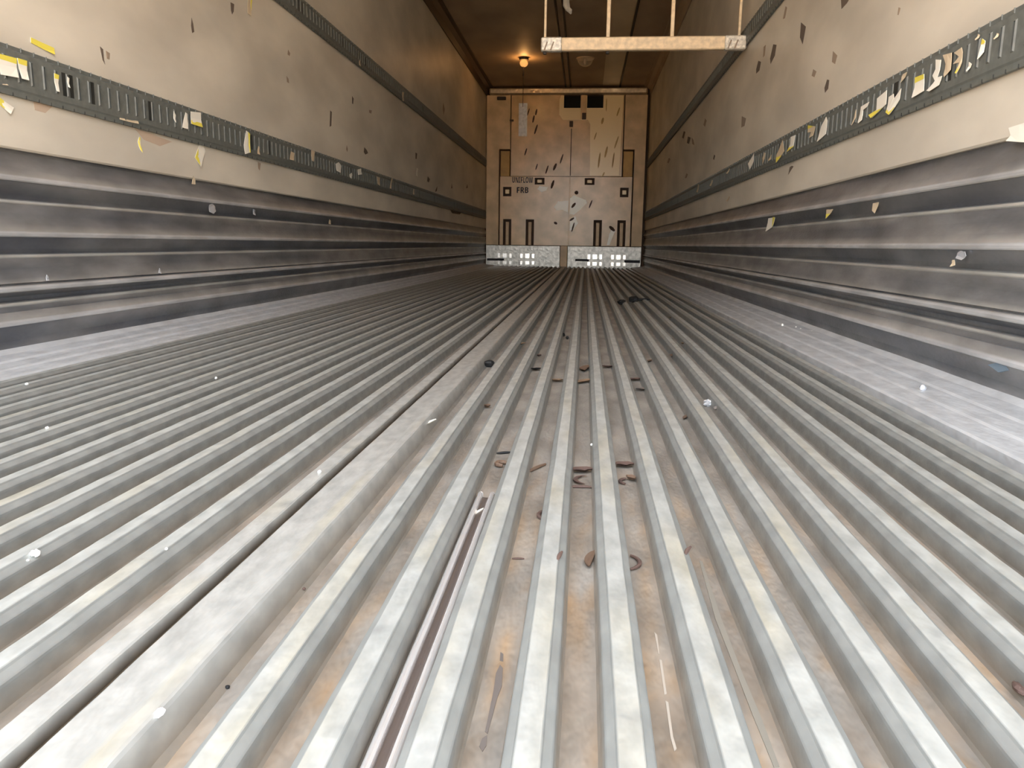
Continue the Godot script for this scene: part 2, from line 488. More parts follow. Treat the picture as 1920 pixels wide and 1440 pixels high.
	if s < 0: scrape(r, s, 0.0, [Vector2(2.642, 0.708), Vector2(2.752, 0.702), Vector2(2.886, 0.693), Vector2(2.801, 0.667), Vector2(2.697, 0.676)], M.smear, "smear")
	if s < 0: scrape(r, s, 0.0, [Vector2(3.662, 0.698), Vector2(3.699, 0.697), Vector2(3.683, 0.661), Vector2(3.665, 0.669)], M.faint_gouge)
	if s > 0: scrape(r, s, 0.0, [Vector2(3.675, 1.296), Vector2(3.589, 1.256), Vector2(3.599, 1.233), Vector2(3.620, 1.193), Vector2(3.674, 1.234)], M.gouge)
	if s > 0: scrape(r, s, 0.0, [Vector2(4.190, 1.330), Vector2(4.118, 1.310), Vector2(4.137, 1.265), Vector2(4.220, 1.243), Vector2(4.241, 1.274)], M.gouge)
	if s > 0: scrape(r, s, 0.0, [Vector2(4.528, 1.327), Vector2(4.457, 1.306), Vector2(4.483, 1.268), Vector2(4.562, 1.268), Vector2(4.570, 1.292)], M.gouge)
	if s > 0: scrape(r, s, 0.0, [Vector2(3.122, 1.229), Vector2(3.022, 1.200), Vector2(3.048, 1.193), Vector2(3.106, 1.190)], M.gouge)
	if s > 0: scrape(r, s, 0.0, [Vector2(3.985, 1.449), Vector2(3.952, 1.434), Vector2(3.979, 1.395), Vector2(4.021, 1.402)], M.faint_gouge)
	if s > 0: scrape(r, s, 0.0, [Vector2(2.544, 1.037), Vector2(2.527, 1.030), Vector2(2.538, 1.014), Vector2(2.547, 1.017)], M.faint_gouge)
	if s > 0: scrape(r, s, 0.0, [Vector2(3.214, 0.968), Vector2(3.186, 0.960), Vector2(3.190, 0.930), Vector2(3.228, 0.922), Vector2(3.240, 0.942)], M.gouge)
	if s > 0: scrape(r, s, 0.0, [Vector2(4.902, 1.098), Vector2(4.767, 1.065), Vector2(4.800, 1.028), Vector2(4.896, 1.033)], M.faint_gouge)
	if s > 0: scrape(r, s, 0.0, [Vector2(3.681, 0.688), Vector2(3.645, 0.690), Vector2(3.616, 0.684), Vector2(3.649, 0.674), Vector2(3.699, 0.655)], M.gouge)
	if s > 0: scrape(r, s, 0.0, [Vector2(4.414, 1.371), Vector2(4.365, 1.370), Vector2(4.373, 1.319), Vector2(4.410, 1.317)], M.faint_gouge)
	if s > 0: scrape(r, s, 0.0, [Vector2(7.804, 1.416), Vector2(7.674, 1.393), Vector2(7.773, 1.344), Vector2(7.909, 1.371)], M.gouge)
	if s > 0: scrape(r, s, 0.0, [Vector2(7.451, 1.321), Vector2(7.255, 1.285), Vector2(7.345, 1.242), Vector2(7.506, 1.271)], M.gouge)
	if s > 0: scrape(r, s, 0.0, [Vector2(7.180, 1.276), Vector2(7.064, 1.242), Vector2(6.975, 1.187), Vector2(7.121, 1.214)], M.faint_gouge)
	if s > 0: scrape(r, s, 0.0, [Vector2(5.868, 0.985), Vector2(5.817, 0.972), Vector2(5.854, 0.946), Vector2(5.906, 0.959)], M.gouge)
	if s > 0: scrape(r, s, 0.0, [Vector2(6.426, 1.321), Vector2(6.333, 1.291), Vector2(6.400, 1.253), Vector2(6.495, 1.283)], M.faint_gouge)
	if s > 0: scrape(r, s, 0.0, [Vector2(9.101, 1.309), Vector2(8.920, 1.278), Vector2(9.072, 1.248), Vector2(9.256, 1.273)], M.faint_gouge)
	if s > 0: scrape(r, s, 0.0, [Vector2(7.428, 0.992), Vector2(7.307, 0.972), Vector2(7.409, 0.948), Vector2(7.529, 0.958)], M.faint_gouge)
	if s > 0: scrape(trim, s, 0.010, [Vector2(1.776, 0.081), Vector2(1.742, 0.091), Vector2(1.703, 0.090), Vector2(1.695, 0.082), Vector2(1.729, 0.072), Vector2(1.752, 0.077)], M.blue_paint, "smear")
	if s > 0: scrape(r, s, 0.0, [Vector2(3.168, 1.060), Vector2(3.110, 1.031), Vector2(3.128, 1.005), Vector2(3.170, 1.022)], M.faint_gouge)
	if s > 0: scrape(r, s, 0.0, [Vector2(3.421, 1.049), Vector2(3.371, 1.030), Vector2(3.395, 1.013), Vector2(3.437, 1.027)], M.faint_gouge)

# a stain lying in a floor groove
func floor_stain(parent: Node, m: Material, pts: Array):
	var st := begin()
	var c := Vector2.ZERO
	for p in pts: c += p / pts.size()
	var poly := PackedVector2Array(pts)
	var t := Geometry2D.triangulate_polygon(poly)
	for i in range(0, t.size(), 3):
		tri(st, P(poly[t[i]].x, -0.0294, poly[t[i]].y), P(poly[t[i + 1]].x, -0.0294, poly[t[i + 1]].y), P(poly[t[i + 2]].x, -0.0294, poly[t[i + 2]].y), Vector3.UP)
	for i in pts.size():
		var a := poly[i]
		var b := poly[(i + 1) % poly.size()]
		quad(st, P(a.x, -0.0294, a.y), P(b.x, -0.0294, b.y), P(b.x, -0.031, b.y), P(a.x, -0.031, a.y), P((a.x + b.x) / 2 - c.x, 0, (a.y + b.y) / 2 - c.y))
	build("stain", st, m, parent)

# a thin scrape on a lining or panel, part of that wall
func scrape(parent: Node, s: float, out: float, pts: Array, m: Material, called := "gouge"):
	var w: float = LEFT if s < 0 else RIGHT
	var st := begin()
	var c := Vector2.ZERO
	for p in pts: c += p / pts.size()
	var mid := P(w - s * (out + 0.0012), c.y, c.x)
	for i in pts.size():
		var a: Vector2 = pts[i]
		var b: Vector2 = pts[(i + 1) % pts.size()]
		var pa := P(w - s * (out + 0.0006), a.y, a.x)
		var pb := P(w - s * (out + 0.0006), b.y, b.x)
		tri(st, mid, pa, pb, Vector3(-s, 0, 0))
		quad(st, pa, pb, P(w, b.y, b.x), P(w, a.y, a.x), pa - mid)
	build(called, st, m, parent)

# ---------------------------------------------------------------- front bulkhead
func cut(parent: Node, x0: float, x1: float, y0: float, y1: float, z0: float, z1: float):
	var b := CSGBox3D.new()
	b.name = "cut"
	b.operation = CSGShape3D.OPERATION_SUBTRACTION
	b.material = M.recess  # cut faces coloured darker than the panel, painting in the recess shade
	b.size = Vector3(x1 - x0, y1 - y0, z1 - z0)
	b.position = P((x0 + x1) / 2, (y0 + y1) / 2, (z0 + z1) / 2) - parent.position
	parent.add_child(b, true)

func csg(called: String, parent: Node, pts: PackedVector2Array, z0: float, z1: float, m: Material) -> CSGPolygon3D:
	var g := CSGPolygon3D.new()
	g.name = called
	g.polygon = pts
	g.mode = CSGPolygon3D.MODE_DEPTH
	g.depth = z1 - z0
	g.position = Vector3(0, 0, -z0)      # extrudes towards -z
	g.material = m
	parent.add_child(g, true)
	return g

func rect(x0: float, x1: float, y0: float, y1: float) -> PackedVector2Array:
	return PackedVector2Array([Vector2(x0, y0), Vector2(x1, y0), Vector2(x1, y1), Vector2(x0, y1)])

func bulkhead():
	var w := base("wall_front")
	tag(w, "front end wall of the trailer behind the tan bulkhead", "", "", "structure")
	var st := begin()
	span(st, LEFT - 0.11, RIGHT + 0.11, -0.15, TOP + 0.1, FRONT + 0.12, FRONT + 0.2, 0.004)
	build("end_sheet", st, M.recess, w)
	var b := base("bulkhead", P(0, 0, 0))
	tag(b, "tan moulded air-return bulkhead panel closing the far front end of the trailer", "bulkhead")
	var F := FRONT
	# side panels
	for s in [-1.0, 1.0]:
		var e: float = LEFT + 0.012 if s < 0 else RIGHT - 0.045
		var xi := 0.862     # half width at the upper part
		var xo := 1.03
		var ps: PackedVector2Array
		if s < 0: ps = PackedVector2Array([Vector2(e, 0.32), Vector2(MID - xo, 0.32), Vector2(MID - xo, 1.76), Vector2(MID - xi, 1.76), Vector2(MID - xi, 2.545), Vector2(e, 2.545)])
		else: ps = PackedVector2Array([Vector2(MID + xo, 0.32), Vector2(e, 0.32), Vector2(e, 2.545), Vector2(MID + xi, 2.545), Vector2(MID + xi, 1.76), Vector2(MID + xo, 1.76)])
		csg("side_panel", b, ps, F - 0.03, F + 0.09, M.bulk_side)
		var fl := begin()
		if s < 0: span(fl, MID - xo + 0.022, MID - xi - 0.004, 1.36, 1.735, F - 0.004, F + 0.08, 0.004)
		else: span(fl, MID + xi + 0.004, MID + xo - 0.022, 1.36, 1.735, F - 0.004, F + 0.08, 0.004)
		build("filler_panel", fl, M.bulk_filler, b)
	# lower panel with four bolt pockets and four fork slots
	var lp := csg("lower_panel", b, rect(MID - 1.008, MID + 1.008, 0.32, 1.355), F - 0.035, F + 0.06, M.bulk)
	var slots := [-1.2215, -0.8675, 0.18, 0.543]
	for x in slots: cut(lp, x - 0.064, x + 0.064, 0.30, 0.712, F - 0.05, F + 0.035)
	var pockets := [[-0.729, 1.287, 0.075, 0.05], [-1.2265, 1.128, 0.064, 0.07], [0.035, 1.287, 0.075, 0.05], [0.566, 1.128, 0.064, 0.07]]
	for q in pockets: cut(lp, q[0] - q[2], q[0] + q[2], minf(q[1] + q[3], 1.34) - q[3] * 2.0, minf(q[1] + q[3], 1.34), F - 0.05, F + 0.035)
	var up := csg("upper_panel", b, rect(MID - 0.845, MID + 0.845, 1.362, 2.545), F - 0.035, F + 0.06, M.bulk)
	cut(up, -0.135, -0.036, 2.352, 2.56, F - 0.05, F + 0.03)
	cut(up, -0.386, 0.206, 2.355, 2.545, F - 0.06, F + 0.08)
	for x in slots:
		var bs := begin()
		span(bs, x - 0.024, x + 0.026, 0.32, 0.672, F - 0.030, F + 0.05, 0.004)
		build("slot_bar", bs, M.bulk_side, b)
	for q in pockets:
		var qs := begin()
		var y: float = minf(q[1] + q[3], 1.34) - q[3]
		span(qs, q[0] - q[2] * 0.5, q[0] + q[2] * 0.5, y - q[3] * 0.48, y + q[3] * 0.48, F - 0.03, F + 0.05, 0.006)
		build("pocket_block", qs, M.bulk_cream, b)
	# seams and small brackets
	var sm := begin()
	span(sm, -0.268, -0.256, 1.37, 2.06, F - 0.0365, F - 0.02, 0.001)
	build("centre_seam", sm, M.recess, b)
	var ls := begin()
	span(ls, -0.275, -0.255, 0.33, 1.35, F - 0.041, F - 0.02, 0.003)
	build("centre_bead", ls, M.bulk, b)
	# pale cover plate round the two vents and down the right
	var cp := csg("cover_plate", b, PackedVector2Array([Vector2(0.035, 1.375), Vector2(0.475, 1.375), Vector2(0.493, 2.10), Vector2(0.500, 2.535), Vector2(-0.43, 2.535), Vector2(-0.452, 2.48), Vector2(-0.452, 2.26), Vector2(-0.395, 2.185), Vector2(-0.02, 2.185), Vector2(0.018, 2.12)]), F - 0.047, F - 0.034, M.bulk_cream)
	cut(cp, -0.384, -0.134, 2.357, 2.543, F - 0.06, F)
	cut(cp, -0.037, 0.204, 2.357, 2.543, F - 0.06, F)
	var vm := begin()
	span(vm, -0.128, -0.044, 2.20, 2.54, F - 0.055, F - 0.03, 0.003)
	build("vent_mullion", vm, M.bulk, b)
	for q in [[-0.385, -0.132], [-0.038, 0.205]]:
		var vs := begin()
		span(vs, q[0], q[1], 2.355, 2.545, F + 0.10, F + 0.118, 0.001)
		build("vent_void", vs, M.deep, b)
	for q in [[-0.294, -0.240, 2.085, 2.167], [-0.108, -0.048, 2.19, 2.285], [-1.20, -1.14, 2.165, 2.19]]:
		var ks := begin()
		span(ks, q[0], q[1], q[2], q[3], F - 0.066, F - 0.036, 0.004)
		build("latch", ks, M.cove, b)
	for q in [[-0.236, 0.07, 1.51, 1.68], [0.07, 0.24, 1.50, 1.70]]:
		pass
	var hd := begin()
	span(hd, -1.394, -1.262, 2.475, 2.520, F - 0.075, F - 0.03, 0.006)
	build("grab_handle", hd, M.gasket, b)
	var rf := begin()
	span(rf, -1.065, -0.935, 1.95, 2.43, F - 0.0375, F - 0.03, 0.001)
	build("painted_reflection", rf, M.edge_strip, b)  # grey strip painted on in place of a reflection
	# peeled patches, whitened to carry painted glare off the panel
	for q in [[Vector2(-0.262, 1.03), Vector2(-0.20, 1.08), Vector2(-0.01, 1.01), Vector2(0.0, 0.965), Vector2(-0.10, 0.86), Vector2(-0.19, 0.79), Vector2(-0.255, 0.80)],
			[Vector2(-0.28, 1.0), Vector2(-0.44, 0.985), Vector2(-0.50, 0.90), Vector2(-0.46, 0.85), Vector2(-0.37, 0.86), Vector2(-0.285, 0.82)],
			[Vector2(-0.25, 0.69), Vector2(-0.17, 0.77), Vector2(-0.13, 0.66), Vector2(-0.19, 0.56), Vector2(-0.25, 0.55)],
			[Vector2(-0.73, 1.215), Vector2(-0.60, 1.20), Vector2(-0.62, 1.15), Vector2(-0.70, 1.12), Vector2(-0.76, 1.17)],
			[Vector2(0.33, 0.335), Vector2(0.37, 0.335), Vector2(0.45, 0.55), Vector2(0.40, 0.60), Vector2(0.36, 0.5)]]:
		patch(b, q, F - 0.0352, M.peeled, "peeled_glare_patch")
	for q in [[-0.20, 0.93, 0.05, 0.02, -0.9], [-0.22, 0.72, 0.045, 0.016, -0.6], [-0.53, 1.24, 0.02, 0.07, 0.3], [0.40, 0.585, 0.06, 0.025, 0.7], [-0.16, 1.12, 0.03, 0.03, 0.2], [0.06, 0.95, 0.012, 0.07, 0.35], [-0.20, 0.60, 0.012, 0.08, 0.25], [-0.47, 0.66, 0.03, 0.02, 0.5],
			[-0.62, 1.46, 0.012, 0.07, 0.3], [-0.95, 1.72, 0.012, 0.06, 0.3], [-0.80, 2.30, 0.014, 0.05, 0.2], [-0.84, 2.20, 0.014, 0.06, 0.2], [-0.80, 2.05, 0.014, 0.08, 0.3], [-0.50, 1.50, 0.02, 0.06, 0.4], [-0.78, 1.50, 0.01, 0.05, 0.3], [-0.92, 2.30, 0.01, 0.06, 0.3], [-0.40, 1.62, 0.012, 0.08, 0.3]]:
		var ps := []
		for k in 8:
			var a := TAU * k / 8
			ps.append(Vector2(q[0], q[1]) + Vector2(cos(a) * q[2], sin(a) * q[3]).rotated(-q[4]))
		patch(b, ps, F - 0.0362, M.recess, "scratch")
	for q in [[0.20, 2.17, 0.018, 0.05, 0.2], [0.27, 1.72, 0.016, 0.09, 0.2], [0.17, 1.60, 0.014, 0.12, 0.1], [0.38, 1.60, 0.012, 0.12, 0.1], [0.24, 1.39, 0.012, 0.04, 0.4], [0.10, 1.95, 0.01, 0.06, 0.3], [0.25, 2.40, 0.008, 0.10, 0.0], [0.43, 2.30, 0.012, 0.07, 0.3], [0.42, 1.86, 0.012, 0.10, 0.3]]:
		var ps := []
		for k in 8:
			var a := TAU * k / 8
			ps.append(Vector2(q[0], q[1]) + Vector2(cos(a) * q[2], sin(a) * q[3]).rotated(-q[4]))
		patch(b, ps, F - 0.0485, M.bulk_filler, "scratch")
	# lettering
	for q in [["UNIFLOW", -1.150, 1.262, 0.318], ["FRB", -1.078, 1.110, 0.178]]:
		var tm := TextMesh.new()
		tm.text = q[0]
		var ft := SystemFont.new()
		ft.font_names = PackedStringArray(["Droid Sans"])
		ft.font_weight = 700
		ft.font_italic = true
		tm.font = ft
		tm.font_size = 64
		tm.pixel_size = 0.001
		tm.depth = 0.003
		tm.horizontal_alignment = HORIZONTAL_ALIGNMENT_LEFT
		tm.vertical_alignment = VERTICAL_ALIGNMENT_BOTTOM
		var bb := tm.get_aabb()
		var mi := MeshInstance3D.new()
		mi.mesh = tm
		mi.material_override = M.ink
		mi.name = "lettering"
		mi.scale = Vector3(q[3] / bb.size.x, 0.085 / bb.size.y, 1.0)
		mi.position = P(q[1], q[2], F - 0.0362) - Vector3(bb.position.x * mi.scale.x, bb.position.y * mi.scale.y, 0)
		b.add_child(mi, true)
	# top rail and kick plates
	var rl := begin()
	span(rl, LEFT + 0.05, RIGHT - 0.05, 2.548, 2.645, F - 0.085, F + 0.05, 0.02)
	build("top_rail", rl, M.rail, b)
	for q in [[LEFT + 0.014, MID - 0.06], [MID + 0.055, RIGHT - 0.045]]:
		var ks := begin()
		span(ks, q[0], q[1], -0.028, 0.314, F - 0.06, F + 0.08, 0.006)
		var kp := build("kick_plate", ks, M.kick, b)
	for q in [[LEFT + 0.035, -1.262, 0.072, 0.108], [0.605, RIGHT - 0.06, 0.07, 0.112], [-0.15, 0.06, 0.085, 0.118]]:
		var ds := begin()
		span(ds, q[0], q[1], q[2], q[3], F - 0.0615, F - 0.05, 0.001)
		build("kick_slot", ds, M.ink, b)
	for x in slots:
		for row in [[0.155, 0.075], [0.045, 0.06]]:
			for dx in [-0.092, 0.0, 0.092]:
				var bs := begin()
				span(bs, x - 0.03 + dx - (0.034 if dx == 0.0 else 0.022), x - 0.03 + dx + (0.034 if dx == 0.0 else 0.022), row[0] - row[1] / 2, row[0] + row[1] / 2, F - 0.072, F - 0.055, 0.006)
				build("fastener", bs, M.bright_metal, b)
	var po := begin()
	span(po, MID - 0.058, MID + 0.052, -0.028, 0.318, F - 0.045, F + 0.08, 0.006)
	build("centre_post", po, M.bulk_side, b)

func patch(parent: Node, pts: Array, z: float, m: Material, called: String):
	var st := begin()
	var c := Vector2.ZERO
	for p in pts: c += p / pts.size()
	for i in pts.size():
		var a: Vector2 = pts[i]
		var d: Vector2 = pts[(i + 1) % pts.size()]
		tri(st, P(c.x, c.y, z - 0.0010), P(a.x, a.y, z - 0.0006), P(d.x, d.y, z - 0.0006), Vector3(0, 0, 1))
		quad(st, P(a.x, a.y, z - 0.0006), P(d.x, d.y, z - 0.0006), P(d.x, d.y, z + 0.001), P(a.x, a.y, z + 0.001), Vector3(a.x - c.x, a.y - c.y, 0))
	build(called, st, m, parent)

# ---------------------------------------------------------------- ceiling
func roof():
	var r := base("ceiling")
	tag(r, "dim beige trailer ceiling with lengthwise seams and a paler strip", "", "", "structure")
	var st := begin()
	span(st, LEFT - 0.11, RIGHT + 0.11, TOP, TOP + 0.1, REAR, FRONT + 0.2, 0.004)
	build("ceiling_sheet", st, M.roof_sheet, r)
	var s2 := begin()
	span(s2, 0.185, 0.43, TOP - 0.006, TOP + 0.01, REAR, FRONT - 0.1, 0.002)
	build("pale_strip", s2, M.roof_strip, r)
	for x in [-0.365, -0.292, 0.445]:
		var g := begin()
		span(g, x - 0.012, x + 0.012, TOP - 0.014, TOP + 0.01, REAR, FRONT - 0.02, 0.004)
		build("ceiling_bead", g, M.gasket, r)
	var rail := begin()
	span(rail, -0.352, -0.305, TOP - 0.008, TOP + 0.01, REAR, FRONT - 0.02, 0.002)
	build("seam_cap", rail, M.roof_sheet, r)
	var k := 1
	for s in [-1.0, 1.0]:
		var w: float = LEFT if s < 0 else RIGHT
		var t := begin()
		sweep(t, [Vector2(w - s * 0.002, TOP - 0.13), Vector2(w - s * 0.012, TOP - 0.128), Vector2(w - s * 0.022, TOP - 0.05), Vector2(w - s * 0.06, TOP - 0.014), Vector2(w - s * 0.10, TOP - 0.012), Vector2(w - s * 0.10, TOP)], [REAR, 4.0, 8.0, FRONT], Vector2(w, TOP))
		tag(build("trim_%d" % k, t, M.cove if s < 0 else M.roof_sheet), "dark brown cove trim where the left wall meets the ceiling" if s < 0 else "cove trim where the right wall meets the ceiling, coloured beige to look lit", "", "", "structure")  # right trim takes a lighter colour to stand for light on it
		k += 1

# ---------------------------------------------------------------- logistics tracks
func track(s: float, y0: float, y1: float, label: String):
	var w: float = LEFT if s < 0 else RIGHT
	var r := base("logistics_track", P(w - s * 0.002, y0, REAR))
	tag(r, label, "track", "slotted tracks along the side walls")
	var H := y1 - y0
	var pitch := 0.0508
	var per := 60
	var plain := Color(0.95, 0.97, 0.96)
	var worn_or_lit := Color(2.6, 2.4, 2.2)
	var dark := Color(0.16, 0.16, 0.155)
	var face := 0.0145
	var z := 0.0
	var n := 0
	var rng := RandomNumberGenerator.new()
	rng.seed = int(y0 * 100) + (5 if s > 0 else 0)
	while z < FRONT - REAR - 0.06:
		var st := begin()
		var last := minf(z + pitch * per, FRONT - REAR - 0.06)
		var o := func(out: float, y: float, zz: float) -> Vector3: return Vector3(-s * out, y, -zz)
		# long faces: flange lips top and bottom
		for e in [[0.0, 0.0, 0.010, 0.0], [0.010, 0.0, 0.0115, 0.014], [0.0115, 0.014, face, 0.019], [face, 0.019, face, 0.036], [face, H - 0.030, face, H - 0.017], [face, H - 0.017, 0.006, H - 0.012], [0.006, H - 0.012, 0.007, H - 0.002], [0.007, H - 0.002, 0.0, H]]:
			quad(st, o.call(e[0], e[1], z), o.call(e[0], e[1], last), o.call(e[2], e[3], last), o.call(e[2], e[3], z), Vector3(-s, (e[3] - H * 0.5) * 4.0, 0), plain)
		var ya := 0.036
		var yb := H - 0.030
		var q := z
		while q < last - 0.001:
			var q2 := minf(q + pitch, last)
			var c := q + pitch * 0.5
			var hw := 0.0035
			var rim := 0.0035
			if c + hw + rim < q2:
				# web left and right of the slot, its raised worn rims, the slot's walls and its bottom
				for e in [[q, c - hw - rim], [c + hw + rim, q2]]:
					var smear := rng.randf() < 0.06
					quad(st, o.call(face, ya, e[0]), o.call(face, ya, e[1]), o.call(face, yb, e[1]), o.call(face, yb, e[0]), Vector3(-s, 0, 0), dark if smear else plain)
				for sg in [-1.0, 1.0]:
					var a: float = c + sg * (hw + rim)
					var b2: float = c + sg * hw
					var rimc: Color = plain.lerp(worn_or_lit, 0.45 + 0.5 * rng.randf())
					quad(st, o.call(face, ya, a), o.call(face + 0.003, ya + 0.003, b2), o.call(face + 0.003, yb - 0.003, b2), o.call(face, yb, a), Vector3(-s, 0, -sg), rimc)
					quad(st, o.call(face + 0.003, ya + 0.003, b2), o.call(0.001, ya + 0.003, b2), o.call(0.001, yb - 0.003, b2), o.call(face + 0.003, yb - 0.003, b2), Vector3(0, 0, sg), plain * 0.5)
				for e in [[ya, 1.0], [yb, -1.0]]:
					quad(st, o.call(face, e[0], c - hw - rim), o.call(face, e[0], c + hw + rim), o.call(face + 0.003, e[0] + e[1] * 0.003, c + hw), o.call(face + 0.003, e[0] + e[1] * 0.003, c - hw), Vector3(-s, -e[1], 0), plain)
					quad(st, o.call(face + 0.003, e[0] + e[1] * 0.003, c - hw), o.call(face + 0.003, e[0] + e[1] * 0.003, c + hw), o.call(0.001, e[0] + e[1] * 0.003, c + hw), o.call(0.001, e[0] + e[1] * 0.003, c - hw), Vector3(0, e[1], 0), plain)
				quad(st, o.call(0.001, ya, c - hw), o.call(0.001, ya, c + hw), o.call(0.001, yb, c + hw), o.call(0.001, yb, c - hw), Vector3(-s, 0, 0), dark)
			else:
				quad(st, o.call(face, ya, q), o.call(face, ya, q2), o.call(face, yb, q2), o.call(face, yb, q), Vector3(-s, 0, 0), plain)
			# the punched tabs on the two lips
			box(st, o.call(0.0075, H - 0.006, q), Vector3(0.003, 0.012, 0.003), 0.0005, worn_or_lit.lerp(plain, rng.randf()))
			box(st, o.call(0.0105, 0.003, q), Vector3(0.003, 0.009, 0.0025), 0.0005, dark)
			q = q2
		for e in [z, last]:
			quad(st, o.call(0.0, 0.0, e), o.call(face, 0.019, e), o.call(face, H - 0.017, e), o.call(0.0, H, e), Vector3(0, 0, 1.0 if e == z else -1.0), plain)
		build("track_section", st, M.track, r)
		z = last + 0.0015
		n += 1
	return r

func tracks():
	track(-1.0, 0.708, 0.840, "dark green-grey slotted track along the left wall, lower of its two, with white stickers")
	track(1.0, 0.708, 0.840, "dark slotted track along the right wall, lower of its two, covered with torn label scraps")
	track(-1.0, 1.495, 1.618, "dark slotted track high on the left wall, upper of its two, nearly clean")
	track(1.0, 1.485, 1.600, "dark slotted track high on the right wall, behind the hanging pale bar's end")

# ---------------------------------------------------------------- hanging bar
func hanging_bar():
	var Z := 4.86
	var ky := Z / 4.35
	var r := base("hanging_bar", P(0.30, 1.50, Z))
	tag(r, "pale horizontal bar hung from the ceiling on four thin rods, beside the right wall", "bar")
	var xa := -0.266 * ky
	var xb := 0.800 * ky
	var yt := 0.33 + (1.411 - 0.33) * ky
	var yb := 0.33 + (1.341 - 0.33) * ky
	var L := r.position
	var st := begin()
	box(st, P((xa + xb) / 2, (yt + yb) / 2, Z) - L, Vector3(xb - xa - 0.24, yt - yb - 0.004, 0.045), 0.006)
	build("crossbar", st, M.bar, r)
	for e in [[xa, xa + 0.125], [xb - 0.125, xb]]:
		var c := begin()
		box(c, P((e[0] + e[1]) / 2, (yt + yb) / 2, Z) - L, Vector3(0.125, yt - yb, 0.052), 0.007)
		var cap := build("end_cap", c, M.bar_cap, r)
		var d := begin()
		for k in [0.35, 0.65]:
			box(d, P(lerpf(e[0], e[1], k - 0.12), (yt + yb) / 2 - 0.012, Z - 0.027) - L, Vector3(0.008, 0.05, 0.004), 0.001, Color.WHITE, Basis(Vector3(0, 0, 1), -0.35))
		build("cap_groove", d, M.faint_gouge, cap)
	var xs := [-0.246 * ky, 0.086 * ky, 0.419 * ky, 0.763 * ky]
	for i in 4:
		var rod := begin()
		var hw: float = [0.007, 0.011, 0.011, 0.008][i]
		box(rod, P(xs[i], (yt + TOP) / 2, Z) - L, Vector3(hw * 2, TOP - yt + 0.004, 0.012), 0.003)
		var ro := build("hanger_rod", rod, M.bar, r)
		var ft := begin()
		box(ft, P(xs[i], TOP - 0.012, Z) - L, Vector3(0.06, 0.02, 0.06), 0.004)
		build("rod_foot", ft, M.rail, ro)
	for x in [xs[0], xs[1]]:
		var nut := begin()
		box(nut, P(x, yb - 0.008, Z) - L, Vector3(0.022, 0.016, 0.022), 0.004)
		build("rod_nut", nut, M.gasket, r)

# ---------------------------------------------------------------- lamps on the ceiling
func lamps():
	# small warm lamp near the bulkhead with a cord below it
	var a := base("ceiling_lamp", P(-0.85, TOP, 10.35))
	tag(a, "small round glowing amber lamp with a hanging cord, near the bulkhead's left", "lamp")
	var st := begin()
	lathe(st, Vector3.ZERO, [Vector2(0.0, -0.03), Vector2(0.055, -0.03), Vector2(0.06, -0.02), Vector2(0.06, 0.0)])
	build("lamp_base", st, M.gasket, a)
	st = begin()
	var pr := []
	for k in 9:
		var t := PI * k / 8.0
		pr.append(Vector2(sin(t) * 0.052 + 0.0005, -0.07 + cos(t) * 0.045))
	lathe(st, Vector3.ZERO, pr)
	build("lamp_bulb", st, M.bulb, a)
	st = begin()
	tube(st, [Vector3(-0.005, -0.10, 0), Vector3(-0.006, -0.22, 0.002)], [0.011, 0.010], 8)
	tube(st, [Vector3(-0.006, -0.21, 0.002), Vector3(-0.004, -0.38, 0.0), Vector3(-0.006, -0.60, 0.0)], [0.004, 0.004, 0.004], 6)
	build("pull_cord", st, M.gasket, a)
	lamp_light(P(-0.85, TOP - 0.07, 10.35), 0.10)
	# clear unlit dome
	var c := base("ceiling_lamp", P(-0.073, TOP, 10.41))
	tag(c, "clear unlit dome lamp on the ceiling straight above the vents", "lamp")
	st = begin()
	lathe(st, Vector3.ZERO, [Vector2(0.0, -0.012), Vector2(0.11, -0.012), Vector2(0.115, 0.0)])
	build("lamp_base", st, M.rail, c)
	st = begin()
	pr = []
	for k in 7:
		var t := PI * 0.5 * k / 6.0
		pr.append(Vector2(cos(t) * 0.10 + 0.0005, -0.012 - sin(t) * 0.09))
	lathe(st, Vector3.ZERO, pr)
	build("lamp_dome", st, M.clear_dome, c)
	st = begin()
	lathe(st, Vector3(0, 0, 0), [Vector2(0.012, -0.012), Vector2(0.02, -0.05), Vector2(0.012, -0.075), Vector2(0.0005, -0.08)])
	build("lamp_bulb", st, M.rail, c)
	# crumpled white fitting hanging at the top of the picture
	var h := base("ceiling_hook", P(-0.235, TOP, 7.95))
	tag(h, "crumpled silvery hook fitting hanging from the ceiling left of the second rod", "hook")
	st = begin()
	lathe(st, Vector3.ZERO, [Vector2(0.0, -0.02), Vector2(0.05, -0.02), Vector2(0.055, 0.0)], Vector3.UP, 8)
	build("hook_plate", st, M.rail, h)
	st = begin()
	tube(st, [Vector3(-0.02, -0.01, 0), Vector3(-0.015, -0.07, 0.01), Vector3(0.0, -0.11, 0.02), Vector3(0.022, -0.125, 0.01), Vector3(0.03, -0.15, 0.0)], [0.03, 0.034, 0.026, 0.022, 0.008], 7)
	build("hook_body", st, M.crumb, h)

func lamp_light(at: Vector3, e: float):
	var l := OmniLight3D.new()
	l.name = "lamp_glow"
	l.position = at
	l.light_color = Color(1.0, 0.72, 0.42)
	l.light_energy = e
	l.light_size = 0.04
	l.omni_range = 20.0
	l.omni_attenuation = 2.0
	l.shadow_enabled = true
	add_child(l, true)

